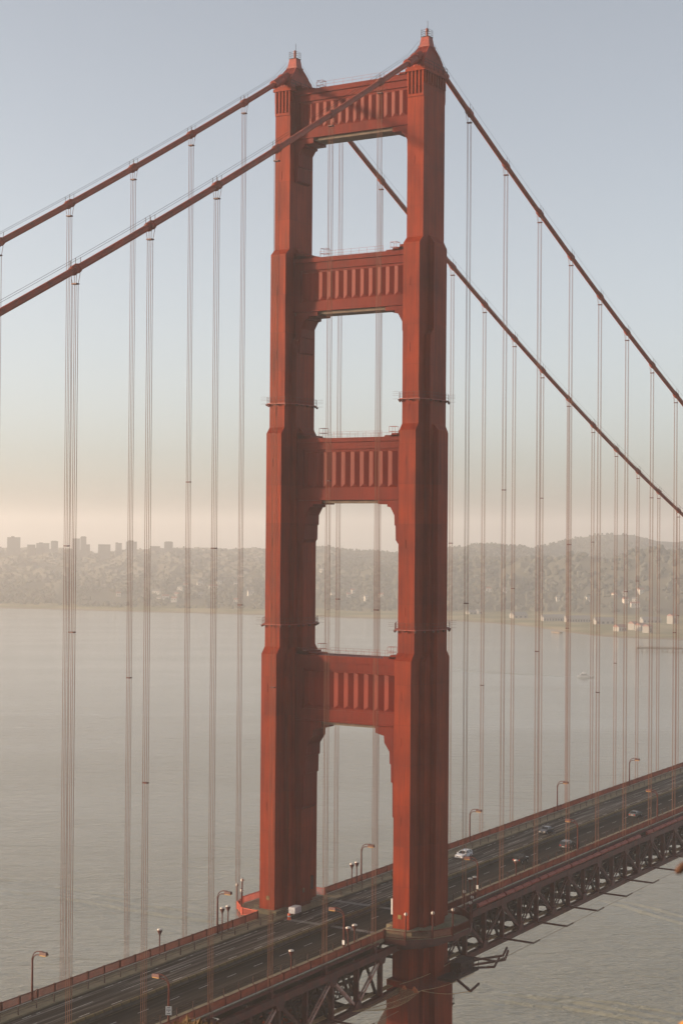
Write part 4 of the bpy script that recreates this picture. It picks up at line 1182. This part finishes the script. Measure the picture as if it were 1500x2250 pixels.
for x, t in ((-69.9, 'carrying a white notice board at the near rail'), (-23.6, 'at the near rail, centred between the tower legs'), (23.9, 'at the near rail next right of the near leg'), (69.7, 'at the near rail, second right of the near leg'), (115.4, 'at the near rail, third right of the near leg')):
    WL.append(put(lp, x, -12.6, zd(x) + .22, 0, f'tall curved-arm street lamp {t}', 'street lamp', G))
drop(lp)
# notice board on the first near lamp, small plates on two others
x = -69.9; z = zd(x)
nb = empty('notice_board', (x, -12.6, z + 2.9), 'white rectangular notice board fixed on the near lamp post', 'sign', None, YAW)
MB().box(-.24, -.20, -.42, .42, -.6, .6).build('panel', M_WHITE, nb, local=True)
for zz_, wd in ((.42, .2), (.1, .3), (-.12, .08), (-.38, .24)):
    MB().box(-.25, -.241, -wd, wd, zz_ - .05, zz_ + .05).build('print_line', M_SIGNTXT, nb, local=True)
for x in (-23.6, 23.9):
    m = MB(); m.box(x - .2, x - .15, -12.82, -12.4, zd(x) + 1.9, zd(x) + 2.6)
    tag(m.build('lamp_plate', M_WHITE), 'small white plate on the lamp post ' + ('between the tower legs' if x < 0 else 'right of the near leg'), 'sign', 'small white plates on lamp posts')

# short sidewalk lamps with funnel heads
def short_proto():
    root = empty('sidewalk_lamp', (0, 0, 0))
    m = MB(); m.tube([(0, 0, 0), (0, 0, 3.2)], .10, 8); m.build('post', M_RAIL, root, local=True, smooth=True)
    m = MB(); m.lathe([(.12, 3.1), (.16, 3.3), (.42, 3.85), (.44, 4.05)], (0, 0), 10); m.build('funnel_head', M_STEEL, root, local=True, smooth=True)
    m = MB(); m.lathe([(.43, 4.051), (.40, 4.2), (.2, 4.28)], (0, 0), 10); m.build('cap', M_GLOBE, root, local=True, smooth=True)
    return root
sp_ = short_proto(); G = 'short sidewalk lamps with funnel heads'
for x, s, t in ((-39.4, 1, 'alone on the far rail left of the tower'), (-22.1, 1, 'left of the pair by the lamp post on the far rail'), (-20.4, 1, 'right of the pair by the lamp post on the far rail'),
                (20.4, 1, 'left of the pair seen between the tower legs'), (22.2, 1, 'right of the pair seen between the tower legs'),
                (-22.3, -1, 'left of the near pair below the tower opening'), (-20.3, -1, 'right of the near pair below the tower opening'), (-39.1, -1, 'alone on the near rail below the far leg'),
                (20.8, -1, 'left of the near pair right of the near leg'), (22.6, -1, 'right of the near pair right of the near leg'), (40.2, -1, 'alone on the near rail before the black open-topped car')):
    put(sp_, x, s * 12.6, zd(x) + .22, 0, 'short white-capped lamp, ' + t, 'lamp', G)
drop(sp_)
# round globe lamps on the walkway bays
def globe_proto():
    root = empty('globe_lamp', (0, 0, 0))
    m = MB(); m.tube([(0, 0, 0), (0, 0, 4.0)], .12, 8); m.build('post', M_RAIL, root, local=True, smooth=True)
    m = MB()
    ring = [(0.36 * math.cos(2 * math.pi * i / 16), 0, 4.4 + .36 * math.sin(2 * math.pi * i / 16)) for i in range(17)]
    m.tube(ring, .07, 6, cap=False); m.build('ring', M_RAIL, root, local=True, smooth=True)
    m = MB(); m.lathe([(.3 * math.sin(math.pi * (i + .3) / 8.6), 4.4 - .3 * math.cos(math.pi * (i + .3) / 8.6)) for i in range(9)], (0, 0), 12); m.build('globe', M_GLOBE, root, local=True, smooth=True)
    return root
gp = globe_proto(); G = 'globe lamps round the tower walkways'
for s in (-1, 1):
    for i, (x, y) in enumerate([(-10.55, 16.6), (-7.2, 19.9), (-3.2, 21.6), (3.2, 21.6), (7.2, 19.9), (10.55, 16.6)]):
        if s > 0 and i > 2: continue
        put(gp, x, s * (y + .1), zd(0) + .1, math.radians(40), f'round globe lamp on the {ORD[i + 1]} corner of the {"near" if s < 0 else "far"} leg walkway, from the left', 'lamp', G)
drop(gp)

# ------------------------------------------------------------------ cars
def car(kind, x, y, heading, paint, label):
    root = empty('car', (x, y, zd(x) + .008), label, 'car', 'cars crossing the bridge', 0 if heading > 0 else math.pi)
    L, Wd = {'wagon': (4.75, 1.84), 'sedan': (4.7, 1.82), 'suv': (4.7, 1.9), 'jeep': (4.3, 1.86), 'coupe': (4.5, 1.82)}[kind]
    hl = L / 2
    low = {'wagon': [(-hl, .32), (-hl, .95), (-hl + .1, 1.0), (hl - 1.25, .98), (hl - .15, .78), (hl, .6), (hl, .32)],
           'sedan': [(-hl, .32), (-hl, .9), (-hl + .2, .98), (hl - 1.25, .94), (hl - .15, .74), (hl, .55), (hl, .32)],
           'suv': [(-hl, .38), (-hl, 1.05), (-hl + .1, 1.1), (hl - 1.15, 1.08), (hl - .12, .9), (hl, .65), (hl, .38)],
           'jeep': [(-hl, .5), (-hl, 1.1), (hl - 1.4, 1.1), (hl - .15, 1.05), (hl, .95), (hl, .5)],
           'coupe': [(-hl, .30), (-hl, .85), (-hl + .2, .94), (hl - 1.3, .9), (hl - .15, .7), (hl, .52), (hl, .30)]}[kind]
    z0 = low[2][1] - .02 if kind != 'jeep' else 1.08
    top = {'wagon': (-hl + .08, hl - 1.3, -hl + .35, hl - 2.1, 1.5), 'sedan': (-hl + .55, hl - 1.3, -hl + 1.35, hl - 2.1, 1.43), 'suv': (-hl + .08, hl - 1.2, -hl + .4, hl - 1.95, 1.68),
           'jeep': (-hl + .05, hl - 1.45, -hl + .12, hl - 1.75, 1.82), 'coupe': (-hl + .5, hl - 1.4, -hl + 1.3, hl - 2.2, 1.34)}[kind]
    h = Wd / 2
    m = MB(); m.prism(low, lambda a, b, t: (a, t * (0.94 if abs(a) > hl - .2 else 1) * (1 - .05 * max(0, b - .7)), b), -h, h)
    body = m.build('body', paint, root, local=True)
    a, b, c, d, zt = top
    m = MB(); m.frus((a + .05, b - .05, -h + .1, h - .1), z0, (c + .03, d - .03, -h + .26, h - .26), zt - .06); m.build('window', M_GLASS, root, local=True)
    m = MB(); m.frus((c - .02, d + .02, -h + .24, h - .24), zt - .06, (c + .12, d - .12, -h + .34, h - .34), zt)
    for q in (-1, 1):                                        # pillars
        for (xa, xb) in ((a, c), (b, d), ((a * .55 + b * .45), (c * .55 + d * .45))):
            m.bar((xa, q * (h - .11), z0), (xb, q * (h - .25), zt - .05), .09, .09)
    m.build('roof', paint if kind != 'jeep' else M_TYRE, root, local=True)
    wm = None
    for xx in (-hl + .85, hl - .88):
        for q in (-1, 1):
            R_ = .34 if kind not in ('jeep', 'suv') else .39
            m = MB(); cc = [(R_ * math.cos(2 * math.pi * i / 14), R_ * math.sin(2 * math.pi * i / 14)) for i in range(14)]
            m.prism(cc, lambda p, r, t: (xx + p, t, R_ + r), q * (h - .2), q * (h + .015)); wh = m.build('wheel', M_TYRE, root, local=True)
            m = MB(); m.prism([(p * .62, r * .62) for p, r in cc], lambda p, r, t: (xx + p, t, R_ + r), q * (h + .016), q * (h + .03)); m.build('rim', M_RIM, wh, local=True)
    for q in (-1, 1):
        MB().box(hl - .16, hl + .012, q * (h - .36) - .19, q * (h - .36) + .19, low[-2][1] - .02 if kind != 'jeep' else .72, low[-2][1] + .14 if kind != 'jeep' else .95).build('headlight', M_GLOBE, root, local=True)
        MB().box(-hl - .012, -hl + .1, q * (h - .3) - .15, q * (h - .3) + .15, low[1][1] - .28, low[1][1] - .08).build('taillight', M_TAIL, root, local=True)
        MB().box(b - .35, b - .15, q * (h + .1) - .1, q * (h + .1) + .1, z0 + .02, z0 + .16).build('mirror', paint, root, local=True)
    MB().box(hl - .05, hl + .006, -.45, .45, .42, .6).build('grille', M_TYRE, root, local=True)
    MB().box(-hl - .008, -hl + .02, -.26, .26, .55, .68).build('number_plate', M_WHITE, root, local=True)
    if kind == 'jeep':
        m = MB(); m.prism([(.36 * math.cos(2 * math.pi * i / 14), .36 * math.sin(2 * math.pi * i / 14)) for i in range(14)], lambda p, r, t: (t, p, .98 + r), -hl - .2, -hl - .01); m.build('spare_wheel', M_TYRE, root, local=True)
    if kind in ('wagon', 'suv'):
        m = MB()
        for q in (-1, 1): m.bar((c + .2, q * (h - .32), zt + .04), (d - .3, q * (h - .32), zt + .04), .05)
        m.build('roof_rack', M_RIM, root, local=True)
    return root
M_TAIL = mat('red_lens', (0.55, 0.03, 0.02), 0.25)
def carpaint(n, c): 
    m = mat(n, c, 0.3); m.node_tree.nodes['Principled BSDF'].inputs['Coat Weight'].default_value = 0.6; return m
car('wagon', 56.2, 7.1, -1, carpaint('white_car_paint', (0.75, 0.75, 0.76)), 'white station wagon driving towards the viewer in the far lane')
car('sedan', 90.3, 4.0, -1, carpaint('graphite_car_paint', (0.05, 0.05, 0.055)), 'dark grey sedan driving towards the viewer beyond the median')
car('jeep', 57.8, -5.2, 1, carpaint('black_car_paint', (0.022, 0.023, 0.022)), 'black boxy off-roader with cloth top behind the short lamp')
car('suv', 77.2, -7.0, 1, carpaint('charcoal_car_paint', (0.035, 0.036, 0.04)), 'dark hatchback-style car with red tail lights in the near lane')
car('coupe', 121.0, -5.0, 1, carpaint('grey_green_car_paint', (0.10, 0.105, 0.10)), 'grey low car driving away, farthest along the near lanes')

# ------------------------------------------------------------------ trailer and barrel at the far leg
tx, ty = -5.6, 8.6
tl = empty('equipment_trailer', (tx, ty, zd(tx)), 'white box trailer parked against the far leg', 'trailer', None, 0)
MB().box(-1.05, 1.05, -.65, .65, .75, 1.85).build('body', M_TRAILER, tl, local=True)
MB().box(-1.1, 1.1, -.6, .6, .6, .749).build('chassis', M_DARK, tl, local=True)
MB().box(-2.1, -1.1, -.07, .07, .55, .66).build('drawbar', M_DARK, tl, local=True)
for q in (-1, 1):
    cc = [(.3 * math.cos(2 * math.pi * i / 12), .3 * math.sin(2 * math.pi * i / 12)) for i in range(12)]
    MB().prism(cc, lambda p, r, t: (.3 + p, t, .3 + r), q * .72, q * .9).build('wheel', M_TYRE, tl, local=True)
m = MB()
for i in range(7): m.box(-1.06, -1.051, -.5 + i * .15, -.42 + i * .15, 1.2 + .1 * (i % 3), 1.3 + .1 * (i % 3))
for i in range(9): m.box(-.9 + i * .2, -.82 + i * .2, -.662, -.651, .85 + .12 * (i % 3), 1.0 + .12 * (i % 3))
m.build('scuff_patch', M_CITYDK, tl, local=True, kind='stuff')
bl_ = empty('traffic_barrel', (-7.9, 8.3, zd(-7.9)), 'orange traffic barrel with white band in front of the trailer', 'barrel')
MB().lathe([(.36, 0), (.34, .1), (.30, .12), (.27, 1.0), (.2, 1.05)], (0, 0), 12).build('drum', M_ORANGE, bl_, local=True, smooth=True)
MB().lathe([(.298, .5), (.287, .72)], (0, 0), 12).build('reflective_band', M_WHITE, bl_, local=True)
# small post with two legs on the far rail
x = 40.6; m = MB(); m.bar((x - .4, 13.2, zd(x)), (x - .4, 13.2, zd(x) + 2.7), .12); m.bar((x + .4, 13.2, zd(x)), (x + .4, 13.2, zd(x) + 2.7), .12); m.bar((x - .5, 13.2, zd(x) + 2.6), (x + .5, 13.2, zd(x) + 2.6), .14); m.bar((x - .4, 13.2, zd(x) + 1.9), (x + .4, 13.2, zd(x) + 1.9), .1)
tag(m.build('rail_gantry', M_RED), 'small red frame standing on the far rail beside the near leg', 'frame')

# ------------------------------------------------------------------ viewpoint hillside with dry growth
m = MB(); NA, NB_ = 40, 26
for i in range(NA):
    az = YAW + math.radians(-75 + 150 * i / (NA - 1))
    for j in range(NB_):
        r = 0.0 + (j / (NB_ - 1)) ** 1.8 * 170
        drop_ = 1.55 + .2 * min(r, 15) + (max(0, r - 15) * .87) + random.uniform(-.05, .05) * min(1, r)
        m.v.append((CAM.x + r * math.cos(az), CAM.y + r * math.sin(az), max(-2, CAM.z - drop_)))
for i in range(NA - 1):
    for j in range(NB_ - 1):
        m.f.append((i * NB_ + j, (i + 1) * NB_ + j, (i + 1) * NB_ + j + 1, i * NB_ + j + 1)); m.m.append(0)
m.build('hillside_terrain', M_SOIL, kind='structure', smooth=True)
def ground_at(p):
    r = math.hypot(p.x - CAM.x, p.y - CAM.y); return CAM.z - (1.55 + .2 * min(r, 15) + max(0, r - 15) * .87)
m = MB()
for i in range(520):
    px = random.gauss(425, 55) if i < 360 else random.uniform(100, 900); rng = random.uniform(12.2, 14.5)
    p = at_range(px, rng); z = ground_at(p)
    lim = zray(2236 + random.uniform(-4, 20) + abs(px - 425) * .22, px, rng) - z
    h = max(.05, min(lim, .8)); lx, ly = random.uniform(-.06, .06), random.uniform(-.06, .06); w_ = .006
    a = Vector((p.x, p.y, z - .05)); b = a + Vector((lx * .5, ly * .5, h * .6 + .05)); c = a + Vector((lx * 1.6, ly * 1.6, h + .05))
    m.tube([a, b, c], [w_, w_, w_ * .4], 3)
    if i % 3 == 0: m.tube([b.lerp(c, .6), b.lerp(c, .75), c], [.004, .016, .003], 4)
tag(m.build('dry_grass', M_GRASS, kind='stuff'), 'dry brown grass tips rising from the bottom edge', 'grass')
def px_point(px, py, dist): return CAM + pix_dir(px, py) * dist
stalk = empty('dry_stalk', px_point(1540, 2500, 4.0), 'blurred brown seed stalk bending in at the right edge', 'plant')
m = MB(); m.tube([px_point(1590, 2700, 4.0), px_point(1560, 2100, 4.0), px_point(1530, 1885, 4.0), px_point(1508, 1895, 4.0)], .0035, 6); m.build('stem', M_GRASS, stalk)
m = MB(); m.tube([px_point(1512, 1893, 4.0), px_point(1500, 1904, 4.0), px_point(1490, 1915, 4.0), px_point(1484, 1920, 4.0)], [.006, .010, .010, .003], 8); m.build('seed_head', mat('seed_husk', (.09, .04, .02), .9), stalk, smooth=True)
fl_ = empty('wildflower', px_point(1520, 2500, 4.0), 'blurred orange wildflower at the bottom right corner', 'flower')
m = MB(); m.tube([px_point(1530, 2800, 4.0), px_point(1515, 2300, 4.0)], .003, 6); m.build('stem', M_GRASS, fl_)
m = MB(); c = px_point(1514, 2264, 4.0)
m.v += []; m.lathe([(.004, c.z - .02), (.018, c.z - .01), (.026, c.z + .012), (.012, c.z + .02)], (c.x, c.y), 8); m.build('petal', mat('orange_petal', (.75, .30, .04), .6), fl_, smooth=True)

# ------------------------------------------------------------------ haze: one closed box of pale air round everything, sky outside
if HAZE_DENSITY > 0:
    hz = MB().box(-46000, 46000, -46000, 46000, -5.5, 234).build('haze', None, kind='stuff')
    hm = bpy.data.materials.new('morning_haze'); hm.use_nodes = True
    n = hm.node_tree; n.nodes.remove(n.nodes['Principled BSDF'])
    pv = n.nodes.new('ShaderNodeVolumePrincipled')
    pv.inputs['Color'].default_value = (1.0, 0.98, 0.96, 1); pv.inputs['Density'].default_value = HAZE_DENSITY
    pv.inputs['Anisotropy'].default_value = 0.5
    n.links.new(pv.outputs[0], n.nodes['Material Output'].inputs['Volume'])
    hz.data.materials.clear(); hz.data.materials.append(hm)
    tag(hz, 'pale morning haze over the bay', 'haze')
